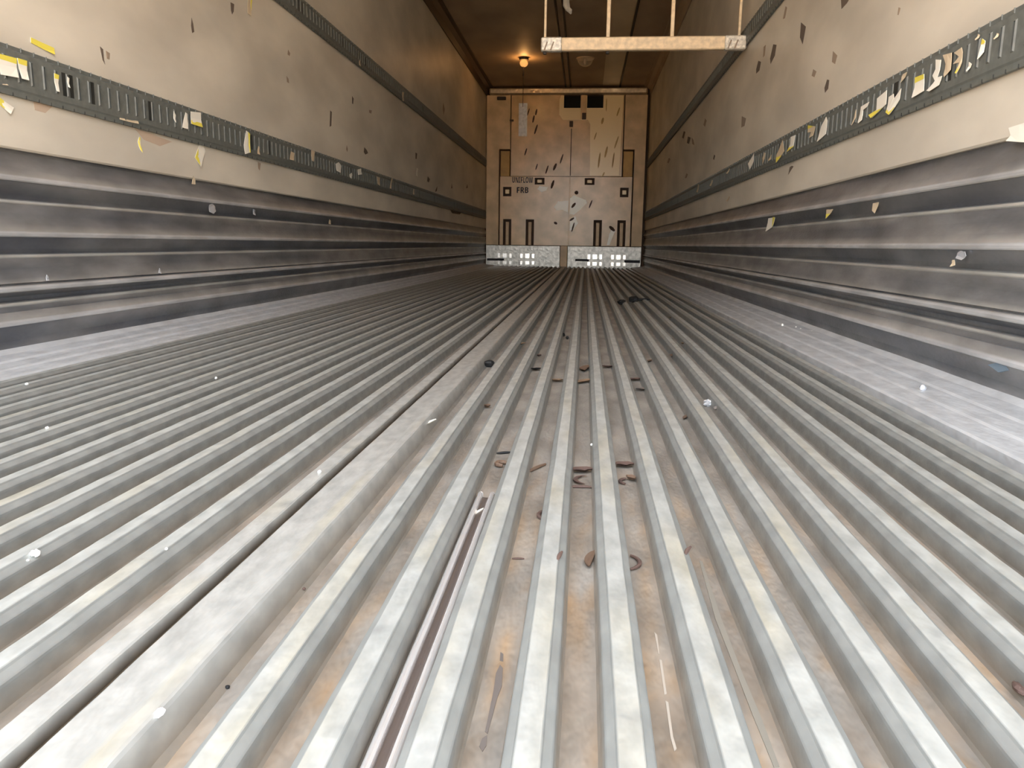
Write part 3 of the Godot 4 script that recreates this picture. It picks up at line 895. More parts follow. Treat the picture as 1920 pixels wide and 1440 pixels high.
# ---------------------------------------------------------------- paper scraps on the walls
func sheet(st: SurfaceTool, pts: PackedVector2Array, s: float, c: Vector2, out: float, lift: Vector2, amt: float, thick := 0.0012):
	var far := 0.001
	for p in pts: far = maxf(far, absf((p - c).dot(lift)))
	var at := func(p: Vector2, extra: float) -> Vector3:
		var d := maxf(0.0, (p - c).dot(lift) / far)
		var back := clampf(-(p - c).dot(lift) / far, 0.0, 1.0)
		return Vector3(-s * (out + amt * (d * d + 0.25 * back * back) + extra), p.y - c.y, -(p.x - c.x))
	# cut into strips so that the curl shows
	var dense := PackedVector2Array()
	for i in pts.size():
		var a := pts[i]
		var b := pts[(i + 1) % pts.size()]
		dense.append(a)
		dense.append(a.lerp(b, 0.5))
	var tris := Geometry2D.triangulate_polygon(dense)
	for i in range(0, tris.size(), 3):
		for e in [thick, 0.0]:
			tri(st, at.call(dense[tris[i]], e), at.call(dense[tris[i + 1]], e), at.call(dense[tris[i + 2]], e), Vector3(-s if e > 0 else s, 0, 0))
	for i in dense.size():
		var a := dense[i]
		var b := dense[(i + 1) % dense.size()]
		var m := (a + b) / 2 - c
		quad(st, at.call(a, thick), at.call(b, thick), at.call(b, 0.0), at.call(a, 0.0), Vector3(0, m.y, -m.x))

# pts are (distance into the trailer, height); band is which side of the scrap is yellow
func scrap(s: float, out: float, pts: Array, band: String, m: String, label: String, group := "", amt := 0.006, lift := Vector2(0.3, -1)):
	var w: float = LEFT if s < 0 else RIGHT
	var poly := PackedVector2Array(pts)
	var c := Vector2.ZERO
	for p in poly: c += p / poly.size()
	var st := begin()
	sheet(st, poly, s, c, out, lift.normalized(), amt)
	var o := build("paper_scrap", st, M[m])
	o.position = P(w, c.y, c.x)
	tag(o, label, "sticker", group)
	if band == "": return
	var lo := poly[0]
	var hi := poly[0]
	for p in poly:
		lo = lo.min(p); hi = hi.max(p)
	var sz := hi - lo
	var f := 0.26
	var cutter := {"top": [lo.x, hi.x, hi.y - sz.y * f, hi.y], "low": [lo.x, hi.x, lo.y, lo.y + sz.y * f], "near": [lo.x, lo.x + sz.x * 0.3, lo.y, hi.y], "far": [hi.x - sz.x * 0.3, hi.x, lo.y, hi.y], "all": [lo.x, hi.x, lo.y, hi.y]}[band] as Array
	var strip := PackedVector2Array([Vector2(cutter[0] - 0.001, cutter[2] - 0.001), Vector2(cutter[1] + 0.001, cutter[2] - 0.001), Vector2(cutter[1] + 0.001, cutter[3] + 0.001), Vector2(cutter[0] - 0.001, cutter[3] + 0.001)])
	for part in Geometry2D.intersect_polygons(poly, strip):
		if part.size() < 3: continue
		var ys := begin()
		sheet(ys, part, s, c, out + 0.0013, lift.normalized(), amt, 0.0006)
		tag(build("yellow_band", ys, M.yellow, o), "yellow band")

func scraps():
	scrap(-1, 0.0195, [Vector2(2.002, 0.803), Vector2(2.066, 0.806), Vector2(2.061, 0.755), Vector2(2.000, 0.751)], "top", "paper", "wide white label with yellow top band on the left lower track, nearest the door", "")
	scrap(-1, 0.0205, [Vector2(2.067, 0.807), Vector2(2.104, 0.808), Vector2(2.100, 0.756), Vector2(2.076, 0.756)], "top", "paper", "white label with yellow top band on left lower track, second from the door, edge lifted", "")
	scrap(-1, 0.0215, [Vector2(2.211, 0.798), Vector2(2.232, 0.797), Vector2(2.223, 0.749), Vector2(2.213, 0.749)], "top", "paper", "narrow curled white strip with yellow tip hanging over a left lower track slot", "")
	scrap(-1, 0.0195, [Vector2(2.273, 0.801), Vector2(2.282, 0.798), Vector2(2.276, 0.770), Vector2(2.271, 0.772)], "", "paper", "thin white sliver on the left lower track just beyond the narrow yellow-tipped strip", "")
	scrap(-1, 0.0012, [Vector2(2.154, 0.881), Vector2(2.250, 0.876), Vector2(2.245, 0.856), Vector2(2.154, 0.867)], "all", "paper", "yellow tape remnant on the left wall lining just above the lower track", "")
	scrap(-1, 0.0012, [Vector2(2.012, 0.695), Vector2(2.030, 0.689), Vector2(2.062, 0.678), Vector2(2.041, 0.658), Vector2(2.027, 0.669), Vector2(2.009, 0.677)], "near", "paper", "torn yellow and white scrap on the left lining below the lower track, nearest the door", "")
	scrap(-1, 0.0140, [Vector2(2.005, 0.736), Vector2(2.026, 0.737), Vector2(2.027, 0.729), Vector2(2.004, 0.727)], "", "old_paper", "pale dried label smudge on the left lower track's bottom lip, nearest the door", "")
	scrap(-1, 0.0140, [Vector2(2.536, 0.730), Vector2(2.563, 0.731), Vector2(2.562, 0.719), Vector2(2.535, 0.720)], "", "old_paper", "short greyish label smudge on the bottom lip of left lower track, below the slots", "")
	scrap(-1, 0.0140, [Vector2(2.572, 0.731), Vector2(2.642, 0.733), Vector2(2.637, 0.721), Vector2(2.571, 0.720)], "", "old_paper", "longer greyish label smudge on the bottom lip of left lower track", "")
	scrap(-1, 0.0195, [Vector2(2.875, 0.802), Vector2(2.889, 0.789), Vector2(2.878, 0.761), Vector2(2.872, 0.775)], "", "paper", "tiny curled white flake on the left lower track between two dark smears", "")
	scrap(-1, 0.0195, [Vector2(2.962, 0.811), Vector2(2.974, 0.809), Vector2(2.977, 0.770), Vector2(2.967, 0.750), Vector2(2.931, 0.751)], "", "paper", "white tapering label piece on the left lower track, beside the yellow-bottomed square one", "")
	scrap(-1, 0.0205, [Vector2(3.002, 0.821), Vector2(3.084, 0.830), Vector2(3.081, 0.773), Vector2(3.001, 0.775)], "low", "paper", "squarish white label with yellow bottom band at mid length of the left lower track", "")
	scrap(-1, 0.0012, [Vector2(2.663, 0.681), Vector2(2.669, 0.680), Vector2(2.669, 0.629), Vector2(2.661, 0.639), Vector2(2.654, 0.663)], "all", "paper", "thin yellow sliver on the left lining strip under the lower track", "")
	scrap(-1, 0.0012, [Vector2(3.104, 0.718), Vector2(3.121, 0.716), Vector2(3.145, 0.688), Vector2(3.129, 0.669), Vector2(3.088, 0.621), Vector2(3.053, 0.654)], "near", "paper", "large curled white scrap with yellow edge on the left lining strip under the lower track", "")
	scrap(-1, 0.0195, [Vector2(3.503, 0.820), Vector2(3.542, 0.811), Vector2(3.527, 0.727), Vector2(3.475, 0.714), Vector2(3.474, 0.755)], "far", "paper", "tall peeling white and yellow label across the left lower track", "")
	scrap(-1, 0.0195, [Vector2(3.631, 0.768), Vector2(3.643, 0.764), Vector2(3.633, 0.729), Vector2(3.615, 0.732)], "", "old_paper", "small tan flake low on the left lower track beyond the tall peeling label", "")
	scrap(-1, 0.0195, [Vector2(4.348, 0.834), Vector2(4.408, 0.833), Vector2(4.376, 0.774), Vector2(4.351, 0.777)], "", "old_paper", "tan wedge-shaped scrap hanging over the top edge of the left lower track", "")
	scrap(-1, 0.0195, [Vector2(4.041, 0.791), Vector2(4.093, 0.788), Vector2(4.066, 0.748), Vector2(4.022, 0.748)], "", "old_paper", "faint grey label smear on the left lower track before the tan wedge scrap", "")
	scrap(-1, 0.0195, [Vector2(4.776, 0.802), Vector2(4.840, 0.818), Vector2(4.892, 0.801), Vector2(4.856, 0.756), Vector2(4.794, 0.763)], "", "paper", "rounded cream scrap on the left lower track, first of the far pair", "")
	scrap(-1, 0.0195, [Vector2(5.057, 0.763), Vector2(5.105, 0.778), Vector2(5.116, 0.765), Vector2(5.078, 0.738)], "", "paper", "tiny bright white speck of label on the left lower track between two cream scraps", "")
	scrap(-1, 0.0195, [Vector2(5.240, 0.811), Vector2(5.329, 0.826), Vector2(5.326, 0.787), Vector2(5.250, 0.777)], "", "paper", "square cream scrap on the left lower track, second of the far pair", "")
	scrap(-1, 0.0195, [Vector2(5.727, 0.807), Vector2(5.816, 0.806), Vector2(5.797, 0.747), Vector2(5.753, 0.755)], "", "old_paper", "tiny yellowed scrap far along the left lower track, nearest from the door", "tiny yellowed scraps along the tracks left")
	scrap(-1, 0.0195, [Vector2(6.173, 0.832), Vector2(6.207, 0.831), Vector2(6.134, 0.747), Vector2(6.100, 0.749)], "", "old_paper", "tiny yellowed scrap far along the left lower track, second from the door", "tiny yellowed scraps along the tracks left")
	scrap(-1, 0.0195, [Vector2(6.963, 0.805), Vector2(7.006, 0.803), Vector2(6.982, 0.755), Vector2(6.939, 0.757)], "", "old_paper", "tiny yellowed scrap far along the left lower track, third from the door", "tiny yellowed scraps along the tracks left")
	scrap(-1, 0.0012, [Vector2(7.188, 1.006), Vector2(7.257, 1.008), Vector2(7.208, 0.932), Vector2(7.162, 0.938)], "", "paper", "pale sliver on the left lining above the far part of the lower track", "")
	scrap(-1, 0.0195, [Vector2(5.333, 1.531), Vector2(5.358, 1.529), Vector2(5.355, 1.495), Vector2(5.331, 1.496)], "", "old_paper", "small tan flake on the left upper track, nearer of the two there", "")
	scrap(-1, 0.0195, [Vector2(6.573, 1.557), Vector2(6.631, 1.564), Vector2(6.608, 1.488), Vector2(6.570, 1.485)], "", "old_paper", "pale sliver on the left upper track, farther of the two flakes there", "")
	scrap(-1, 0.0012, [Vector2(3.634, 1.418), Vector2(3.675, 1.425), Vector2(3.648, 1.345), Vector2(3.615, 1.347)], "far", "old_paper", "yellowed tape strip high on the left lining under the upper track", "")
	scrap(-1, 0.0040, [Vector2(3.025, 0.580), Vector2(3.041, 0.565), Vector2(3.034, 0.548), Vector2(3.009, 0.548)], "", "old_paper", "small pale triangular flake on the left scuff band just below the lining", "")
	scrap(-1, 0.0040, [Vector2(4.672, 0.465), Vector2(4.701, 0.456), Vector2(4.689, 0.434), Vector2(4.659, 0.436)], "", "old_paper", "tiny pale flake far along the left scuff band", "")
	scrap(1, 0.0195, [Vector2(1.950, 0.803), Vector2(1.936, 0.795), Vector2(1.940, 0.772), Vector2(1.954, 0.760), Vector2(1.957, 0.763), Vector2(1.956, 0.788)], "top", "paper", "bright white strip with yellow tip on the right lower track, nearest the door", "")
	scrap(1, 0.0195, [Vector2(2.003, 0.765), Vector2(1.991, 0.758), Vector2(2.002, 0.744), Vector2(2.008, 0.747)], "", "paper", "small white oval scrap low on the right lower track beside the yellow-tipped strip", "")
	scrap(1, 0.0195, [Vector2(2.090, 0.805), Vector2(2.050, 0.808), Vector2(2.044, 0.796), Vector2(2.044, 0.773), Vector2(2.054, 0.750), Vector2(2.060, 0.752), Vector2(2.058, 0.776), Vector2(2.089, 0.779), Vector2(2.061, 0.790)], "low", "old_paper", "ragged hook-shaped label outline on the right lower track with yellow lower tip", "")
	scrap(1, 0.0195, [Vector2(2.152, 0.814), Vector2(2.101, 0.808), Vector2(2.100, 0.768), Vector2(2.123, 0.756), Vector2(2.131, 0.764), Vector2(2.131, 0.788)], "", "old_paper", "tall pinkish torn label on the right lower track left of the hook-shaped one", "")
	scrap(1, 0.0195, [Vector2(2.190, 0.812), Vector2(2.158, 0.804), Vector2(2.162, 0.781), Vector2(2.173, 0.765), Vector2(2.145, 0.763), Vector2(2.155, 0.743), Vector2(2.200, 0.736), Vector2(2.217, 0.741), Vector2(2.183, 0.758), Vector2(2.203, 0.775), Vector2(2.188, 0.788)], "", "paper", "large ragged S-shaped label on the right lower track", "")
	scrap(1, 0.0195, [Vector2(2.313, 0.793), Vector2(2.255, 0.790), Vector2(2.247, 0.746), Vector2(2.310, 0.739)], "top", "paper", "squarish white label with yellow top on the right lower track", "")
	scrap(1, 0.0195, [Vector2(2.403, 0.820), Vector2(2.373, 0.820), Vector2(2.401, 0.797), Vector2(2.412, 0.814)], "", "old_paper", "narrow pale scrap at the upper edge of the right lower track", "")
	scrap(1, 0.0195, [Vector2(1.983, 0.810), Vector2(1.973, 0.819), Vector2(1.967, 0.815), Vector2(1.975, 0.806)], "", "old_paper", "small tan flake high on the right lower track beside the yellow-tipped strip", "")
	scrap(1, 0.0195, [Vector2(1.893, 0.789), Vector2(1.887, 0.799), Vector2(1.879, 0.796), Vector2(1.886, 0.786)], "", "old_paper", "tan flake on the right lower track nearest the door", "")
	scrap(1, 0.0195, [Vector2(2.497, 0.775), Vector2(2.461, 0.778), Vector2(2.454, 0.763), Vector2(2.404, 0.782), Vector2(2.412, 0.753), Vector2(2.466, 0.720), Vector2(2.494, 0.731)], "low", "paper", "V-shaped torn white label with yellow bottom edge on the right lower track", "")
	scrap(1, 0.0195, [Vector2(2.594, 0.788), Vector2(2.515, 0.798), Vector2(2.513, 0.758), Vector2(2.616, 0.734), Vector2(2.642, 0.747), Vector2(2.590, 0.754)], "low", "paper", "broad white label with yellow bottom band on right lower track, beside the V-shaped one", "")
	scrap(1, 0.0195, [Vector2(2.735, 0.788), Vector2(2.658, 0.790), Vector2(2.674, 0.778), Vector2(2.712, 0.774), Vector2(2.713, 0.743), Vector2(2.736, 0.736), Vector2(2.742, 0.741)], "", "paper", "bent white r-shaped scrap on the right lower track", "")
	scrap(1, 0.0195, [Vector2(2.789, 0.780), Vector2(2.780, 0.787), Vector2(2.779, 0.761), Vector2(2.799, 0.739)], "", "old_paper", "thin pale upright sliver on the right lower track next to the r-shaped scrap", "")
	scrap(1, 0.0195, [Vector2(3.171, 0.789), Vector2(3.112, 0.815), Vector2(3.095, 0.799), Vector2(3.101, 0.752), Vector2(3.190, 0.735), Vector2(3.185, 0.766)], "", "paper", "long pinkish-white peeled label on the right lower track", "")
	scrap(1, 0.0195, [Vector2(3.353, 0.820), Vector2(3.244, 0.800), Vector2(3.271, 0.769), Vector2(3.314, 0.765), Vector2(3.306, 0.788), Vector2(3.352, 0.791)], "top", "old_paper", "yellowish torn scrap on the right lower track beyond the long pinkish label", "")
	scrap(1, 0.0195, [Vector2(3.622, 0.810), Vector2(3.543, 0.808), Vector2(3.564, 0.762), Vector2(3.650, 0.750), Vector2(3.622, 0.780)], "low", "paper", "double white scrap with yellow lower tip on the right lower track", "")
	scrap(1, 0.0195, [Vector2(3.763, 0.814), Vector2(3.719, 0.762), Vector2(3.835, 0.723), Vector2(3.866, 0.757)], "low", "old_paper", "leaf-shaped pale scrap on the right lower track beyond the double white one", "")
	scrap(1, 0.0195, [Vector2(4.129, 0.747), Vector2(4.097, 0.796), Vector2(4.135, 0.802), Vector2(4.162, 0.777)], "", "old_paper", "tiny yellowed scrap far along the right lower track, nearest from the door", "tiny yellowed scraps along the tracks right")
	scrap(1, 0.0195, [Vector2(4.027, 0.755), Vector2(3.967, 0.773), Vector2(3.972, 0.754), Vector2(4.014, 0.748)], "", "old_paper", "tiny yellowed scrap far along the right lower track, second from the door", "tiny yellowed scraps along the tracks right")
	scrap(1, 0.0195, [Vector2(4.380, 0.825), Vector2(4.380, 0.783), Vector2(4.451, 0.748), Vector2(4.519, 0.786)], "", "paper", "diamond-shaped white scrap on the far part of the right lower track", "")
	scrap(1, 0.0195, [Vector2(5.178, 0.793), Vector2(5.094, 0.818), Vector2(5.073, 0.810), Vector2(5.138, 0.786)], "", "old_paper", "tiny yellowed scrap far along the right lower track, third from the door", "tiny yellowed scraps along the tracks right")
	scrap(1, 0.0195, [Vector2(6.508, 0.765), Vector2(6.471, 0.825), Vector2(6.409, 0.816), Vector2(6.445, 0.756)], "", "old_paper", "tiny yellowed scrap far along the right lower track, fourth from the door", "tiny yellowed scraps along the tracks right")
	scrap(1, 0.0195, [Vector2(5.831, 0.765), Vector2(5.773, 0.801), Vector2(5.723, 0.794), Vector2(5.780, 0.758)], "", "old_paper", "tiny yellowed scrap far along the right lower track, fifth from the door", "tiny yellowed scraps along the tracks right")
	scrap(1, 0.0012, [Vector2(5.222, 0.623), Vector2(5.156, 0.649), Vector2(5.117, 0.644), Vector2(5.182, 0.618)], "", "old_paper", "pale sliver on the right lining strip just below the far lower track", "")
	scrap(1, 0.0040, [Vector2(4.002, 0.492), Vector2(3.865, 0.472), Vector2(3.906, 0.430), Vector2(4.022, 0.409)], "near", "paper", "pale scrap with yellow edge on the right scuff band, farthest of the three hanging there", "")
	scrap(1, 0.0040, [Vector2(3.012, 0.502), Vector2(2.974, 0.477), Vector2(3.046, 0.440), Vector2(3.069, 0.476)], "low", "old_paper", "pale scrap with yellow lower tip on right scuff band, middle of three there", "")
	scrap(1, 0.0040, [Vector2(2.597, 0.498), Vector2(2.532, 0.489), Vector2(2.555, 0.440), Vector2(2.580, 0.449)], "", "old_paper", "grey-white hanging scrap on the right scuff band, nearest the door of three", "")
	scrap(-1, 0.0120, [Vector2(3.125, 0.473), Vector2(3.154, 0.481), Vector2(3.180, 0.469), Vector2(3.178, 0.450), Vector2(3.153, 0.438), Vector2(3.126, 0.445)], "", "foil", "round silvery white blob stuck on the dark recess of the left scuff band", "")
	scrap(-1, 0.0120, [Vector2(3.556, 0.475), Vector2(3.580, 0.472), Vector2(3.571, 0.447), Vector2(3.554, 0.451)], "", "foil", "small silvery drip on the left scuff band, just beyond the round white blob", "")
	scrap(-1, 0.0120, [Vector2(2.114, 0.225), Vector2(2.122, 0.220), Vector2(2.120, 0.208), Vector2(2.111, 0.208)], "", "foil", "small pinkish-silver dab on the left scuff band, nearest the door", "")
	scrap(-1, 0.0120, [Vector2(2.717, 0.226), Vector2(2.727, 0.222), Vector2(2.721, 0.206), Vector2(2.711, 0.209)], "", "foil", "tiny silver dab on the left scuff band groove, middle one", "")
	scrap(1, 0.0120, [Vector2(1.971, 0.324), Vector2(1.956, 0.329), Vector2(1.932, 0.327), Vector2(1.927, 0.317), Vector2(1.940, 0.307), Vector2(1.965, 0.311)], "", "foil", "bright silvery blob stuck on the right scuff band under the second ridge", "")
	scrap(1, 0.0120, [Vector2(1.994, 0.306), Vector2(1.981, 0.307), Vector2(1.977, 0.294), Vector2(1.990, 0.290)], "", "old_paper", "small grey dab just below the bright silvery blob on the right scuff band", "")
	scrap(1, 0.0100, [Vector2(1.810, 0.589), Vector2(1.724, 0.591), Vector2(1.713, 0.546), Vector2(1.810, 0.562), Vector2(1.797, 0.572)], "", "paper", "big torn white tape patch where right lining meets scuff band, at the picture edge", "")
	pass

# ---------------------------------------------------------------- litter on the floor
func leaf(at: Vector3, length: float, width: float, turn: float, curl: float, m: String, label: String, group := "", category := "leaf", called := "dry_leaf"):
	var st := begin()
	var rows := []
	var steps := 7
	for i in steps + 1:
		var t := i / float(steps)
		var ang := (t - 0.5) * curl
		var ctr: Vector3
		if absf(curl) > 0.05: ctr = Vector3(sin(ang) * length / curl, 0, (1 - cos(ang)) * length / curl)
		else: ctr = Vector3((t - 0.5) * length, 0, 0)
		var side := Vector3(-sin(ang), 0, cos(ang))
		var hw := width * 0.5 * pow(sin(PI * clampf(t * 0.92 + 0.05, 0, 1)), 0.7)
		var lift := 0.0020 + 0.16 * width * absf(t - 0.5) * 2.0
		rows.append([ctr - side * hw + Vector3(0, lift + hw * 0.3, 0), ctr + Vector3(0, lift, 0), ctr + side * hw + Vector3(0, lift + hw * 0.35, 0)])
	for i in steps:
		for k in 2:
			for th in [0.0006, -0.0006]:
				var u := Vector3(0, th, 0)
				quad(st, rows[i][k] + u, rows[i + 1][k] + u, rows[i + 1][k + 1] + u, rows[i][k + 1] + u, Vector3(0, th, 0))
	var o := build(called, st, M[m])
	o.position = at
	o.rotation.y = turn
	tag(o, label, category, group)

func twig(at: Vector3, length: float, rad: float, turn: float, bend: float, m: String, label: String, group := "", category := "twig", called := "twig"):
	var st := begin()
	var pts := []
	var rr := []
	for i in 9:
		var t := i / 8.0
		var ang := (t - 0.5) * bend
		var c: Vector3
		if absf(bend) > 0.05: c = Vector3(sin(ang) * length / bend, rad, (1 - cos(ang)) * length / bend)
		else: c = Vector3((t - 0.5) * length, rad, 0)
		pts.append(c)
		rr.append(rad * (0.55 + 0.45 * sin(PI * t)))
	tube(st, pts, rr, 7)
	var o := build(called, st, M[m])
	o.position = at
	o.rotation.y = turn
	tag(o, label, category, group)

func lump(at: Vector3, size: Vector3, m: String, label: String, category: String, called: String, group := "", sd := 1, rough := 0.35):
	var st := begin()
	var n := FastNoiseLite.new()
	n.seed = sd
	n.frequency = 1.1
	var us := 12
	var vs := 7
	var f := func(i: int, j: int) -> Vector3:
		var th := PI * j / vs
		var ph := TAU * (i % us) / us
		var d := Vector3(sin(th) * cos(ph), cos(th), sin(th) * sin(ph))
		var r := 1.0 + rough * n.get_noise_3dv(d * 1.6)
		return d * r * size * 0.5 + Vector3(0, size.y * 0.46, 0)
	for i in us:
		for j in vs:
			var a: Vector3 = f.call(i, j)
			var b: Vector3 = f.call(i + 1, j)
			var c: Vector3 = f.call(i + 1, j + 1)
			var d: Vector3 = f.call(i, j + 1)
			var out := (a + c) / 2 - Vector3(0, size.y * 0.46, 0)
			if j > 0: tri(st, a, b, c, out)
			if j < vs - 1: tri(st, a, c, d, out)
	var o := build(called, st, M[m])
	o.position = at
	tag(o, label, category, group)

func debris():
	# polished channel strip lying in the groove left of the middle
	var st := begin()
	var prof := [Vector2(-0.0122, -0.0300)]
	for side in [-1.0, 1.0]:
		for k in 9:
			var a := PI - PI * k / 8.0
			prof.append(Vector2(side * 0.0086 + cos(a) * 0.0036, -0.0235 + sin(a) * 0.0042))
		if side < 0: prof.append_array([Vector2(-0.0046, -0.0275), Vector2(-0.0015, -0.0282), Vector2(0.0015, -0.0282), Vector2(0.0046, -0.0275)])
	prof.append(Vector2(0.0122, -0.0300))
	var zs := []
	for k in 40: zs.append(lerpf(REAR + 0.02, 1.05, k / 39.0))
	sweep(st, prof, zs, Vector2(0, -0.2), func(j, z): return Color(0.26, 0.22, 0.20) if prof[j].y < -0.0262 else Color(0.90, 0.89, 0.88), func(j, z): return Vector2(grain.get_noise_2d(3.0, z * 1.2) * 0.0010, 0))  # dark bed and edges painted in as chrome reflection contrast
	for z in [REAR + 0.02, 1.05]:
		for i in prof.size() - 1:
			quad(st, P(prof[i].x, prof[i].y, z), P(prof[i + 1].x, prof[i + 1].y, z), P(prof[i + 1].x, -0.030, z), P(prof[i].x, -0.030, z), Vector3(0, 0, 1.0 if z < 1 else -1.0), Color(0.6, 0.58, 0.56))
	var o := build("metal_strip", st, M.polished)
	o.position = Vector3(-0.1305, 0, 0)
	tag(o, "shiny polished channel strip lying in a floor groove left of the middle", "metal strip")
	leaf(P(0.006, -0.0300, 1.199), 0.0327, 0.0240, 0.30, 1.20, "dark_leaf", "crumpled dark brown leaf filling the groove left of the centre rib, above a thin stem", "")
	twig(P(0.003, -0.0300, 1.118), 0.0334, 0.0024, 0.10, 0.60, "dark_leaf", "thin brown stem lying crosswise just below the crumpled dark brown leaf", "", "twig", "twig")
	leaf(P(-0.005, -0.0300, 1.152), 0.0594, 0.0066, 1.50, 2.50, "dark_leaf", "curled brown leaf strip at the left side of the crumpled dark brown leaf", "")
	leaf(P(0.075, -0.0300, 1.239), 0.0302, 0.0240, 0.20, 1.00, "dark_leaf", "brown leaf clump in the groove just right of the crumpled dark brown leaf", "")
	leaf(P(0.082, -0.0300, 1.164), 0.0134, 0.0240, 0.40, 0.50, "leaf", "small round brown leaf just below the right-hand leaf clump", "")
	twig(P(0.064, -0.0300, 1.153), 0.0329, 0.0029, 1.50, 2.20, "dark_leaf", "short curved brown stalk left of the small round leaf", "", "twig", "twig")
	twig(P(0.073, -0.0300, 0.842), 0.0473, 0.0025, -1.64, 2.00, "dark_leaf", "large hook-shaped brown stalk in the groove right of the centre rib, nearest the door", "", "twig", "twig")
	leaf(P(0.015, -0.0300, 0.846), 0.0474, 0.0101, 1.40, 0.60, "leaf", "pointed brown leaf in the groove beside the hook-shaped stalk", "")
	twig(P(-0.052, -0.0300, 0.987), 0.0467, 0.0029, 1.50, 2.40, "dark_leaf", "curved brown stalk against the rib, two grooves left of the pointed leaf", "", "twig", "twig")
	twig(P(-0.070, -0.0300, 1.203), 0.0606, 0.0030, 1.10, 0.20, "leaf", "straight brown twig slanting in the groove beyond the curved stalk", "", "twig", "twig")
	twig(P(-0.131, -0.0300, 1.292), 0.0264, 0.0023, 0.40, 0.20, "rubber", "short black stick above a ring-shaped brown leaf", "", "twig", "twig")
	twig(P(-0.134, -0.0300, 1.219), 0.0397, 0.0044, 1.20, 4.20, "leaf", "ring-shaped curled brown leaf stalk left of the straight twig", "", "twig", "twig")
	twig(P(-0.067, -0.0300, 0.840), 0.0144, 0.0013, 0.10, 0.10, "dark_leaf", "tiny brown stick lying crosswise in the groove, above an orange stain", "", "twig", "twig")
	twig(P(-0.018, -0.0026, 0.786), 0.0231, 0.0024, 1.40, 0.20, "dark_leaf", "purplish brown scrap against the right edge of a rib", "", "twig", "twig")
	twig(P(0.123, -0.0053, 0.825), 0.0236, 0.0025, 1.20, 0.30, "dark_leaf", "purplish brown scrap on the rib edge, second right of the hook-shaped stalk", "", "twig", "twig")
	leaf(P(0.007, -0.0300, 2.245), 0.1038, 0.0240, 1.40, 0.80, "leaf", "brown leaf heap between the two middle ribs, farther piece", "")
	leaf(P(0.003, -0.0300, 2.020), 0.1021, 0.0240, 0.90, 1.00, "tan_leaf", "tan and brown leaf heap between the two middle ribs, nearer piece", "")
	leaf(P(-0.064, -0.0300, 2.025), 0.0313, 0.0240, 0.30, 0.50, "tan_leaf", "tan dry leaf in the groove left of the leaf heap", "")
	leaf(P(-0.132, -0.0300, 2.201), 0.0339, 0.0240, 0.60, 0.60, "rubber", "dark clump in the groove left of the tan dry leaf", "")
	leaf(P(0.078, -0.0300, 2.287), 0.0352, 0.0240, 0.20, 0.70, "dark_leaf", "reddish brown leaf in the groove right of the leaf heap", "")
	leaf(P(0.145, -0.0300, 2.077), 0.0379, 0.0240, 0.50, 1.20, "dark_leaf", "brown curled leaf two grooves right of the leaf heap", "")
	leaf(P(0.152, -0.0300, 1.931), 0.0299, 0.0240, 0.20, 0.40, "stain", "flat dark grey leaf below the brown curled leaf", "")
	leaf(P(-0.215, -0.0186, 2.679), 0.0600, 0.0232, 1.20, 0.60, "tan_leaf", "tan leaf scrap two grooves left of the black pellet", "")
	leaf(P(-0.141, -0.0300, 2.482), 0.0174, 0.0240, 0.20, 0.50, "dark_leaf", "tiny dark red leaf scrap below the tan leaf scrap", "")
	lump(P(-0.077, -0.0279, 3.045), Vector3(0.0149, 0.0149, 0.0192), "rubber", "small black pellet in the groove near the middle, left of its neighbour", "pellet", "rubber_pellet", "", 3, 0.35)
	lump(P(-0.059, -0.0300, 2.978), Vector3(0.0125, 0.0125, 0.0187), "rubber", "small black pellet in the groove near the middle, right of its neighbour", "pellet", "rubber_pellet", "", 4, 0.35)
	lump(P(0.227, -0.0160, 4.650), Vector3(0.0499, 0.0312, 0.0749), "rubber", "black rubber scrap lying over the ribs far down the floor, left one", "rubber scrap", "rubber_scrap", "", 5, 0.35)
	lump(P(0.299, -0.0054, 4.699), Vector3(0.0646, 0.0388, 0.0776), "rubber", "black rubber scrap lying over the ribs far down the floor, right one", "rubber scrap", "rubber_scrap", "", 6, 0.35)
	twig(P(0.365, -0.0089, 4.904), 0.0947, 0.0083, 0.20, 0.20, "rubber", "thin black strip touching the right-hand black rubber scrap", "", "twig", "twig")
	leaf(P(0.432, -0.0207, 3.860), 0.0276, 0.0240, 0.20, 0.50, "tan_leaf", "orange-brown leaf scrap right of the black strip, farther up the floor", "")
	leaf(P(0.364, -0.0197, 2.817), 0.0243, 0.0240, 0.60, 0.50, "tan_leaf", "orange leaf scrap in a groove on the right, above the shiny foil", "")
	leaf(P(0.295, -0.0243, 2.536), 0.0600, 0.0180, 1.20, 0.60, "leaf", "brown leaf scrap in a groove just left of and below the orange one", "")
	leaf(P(0.223, -0.0300, 1.630), 0.0484, 0.0092, 1.20, 0.60, "leaf", "brown leaf scrap in the groove left of the shiny foil", "")
	leaf(P(0.213, -0.0300, 2.441), 0.0410, 0.0119, 1.20, 0.60, "leaf", "tiny brown leaf crumb in the groove right of the brown curled leaf", "")
	leaf(P(-0.207, -0.0300, 1.666), 0.0141, 0.0240, 0.30, 0.50, "leaf", "tiny brown leaf scrap in the groove left of the ring-shaped stalk", "")
	lump(P(-0.274, -0.0300, 2.245), Vector3(0.0346, 0.0220, 0.0283), "rubber", "dark grey clump in the groove right of the wide double rib", "clump", "dirt_clump", "", 8, 0.35)
	lump(P(0.291, -0.0300, 1.762), Vector3(0.0213, 0.0166, 0.0189), "foil", "crumpled shiny foil ball between ribs on the right", "foil", "foil_ball", "", 9, 0.90)
	lump(P(0.295, -0.0207, 1.679), Vector3(0.0118, 0.0095, 0.0118), "stain", "grey crumb beside the crumpled shiny foil", "crumb", "grey_crumb", "", 10, 0.35)
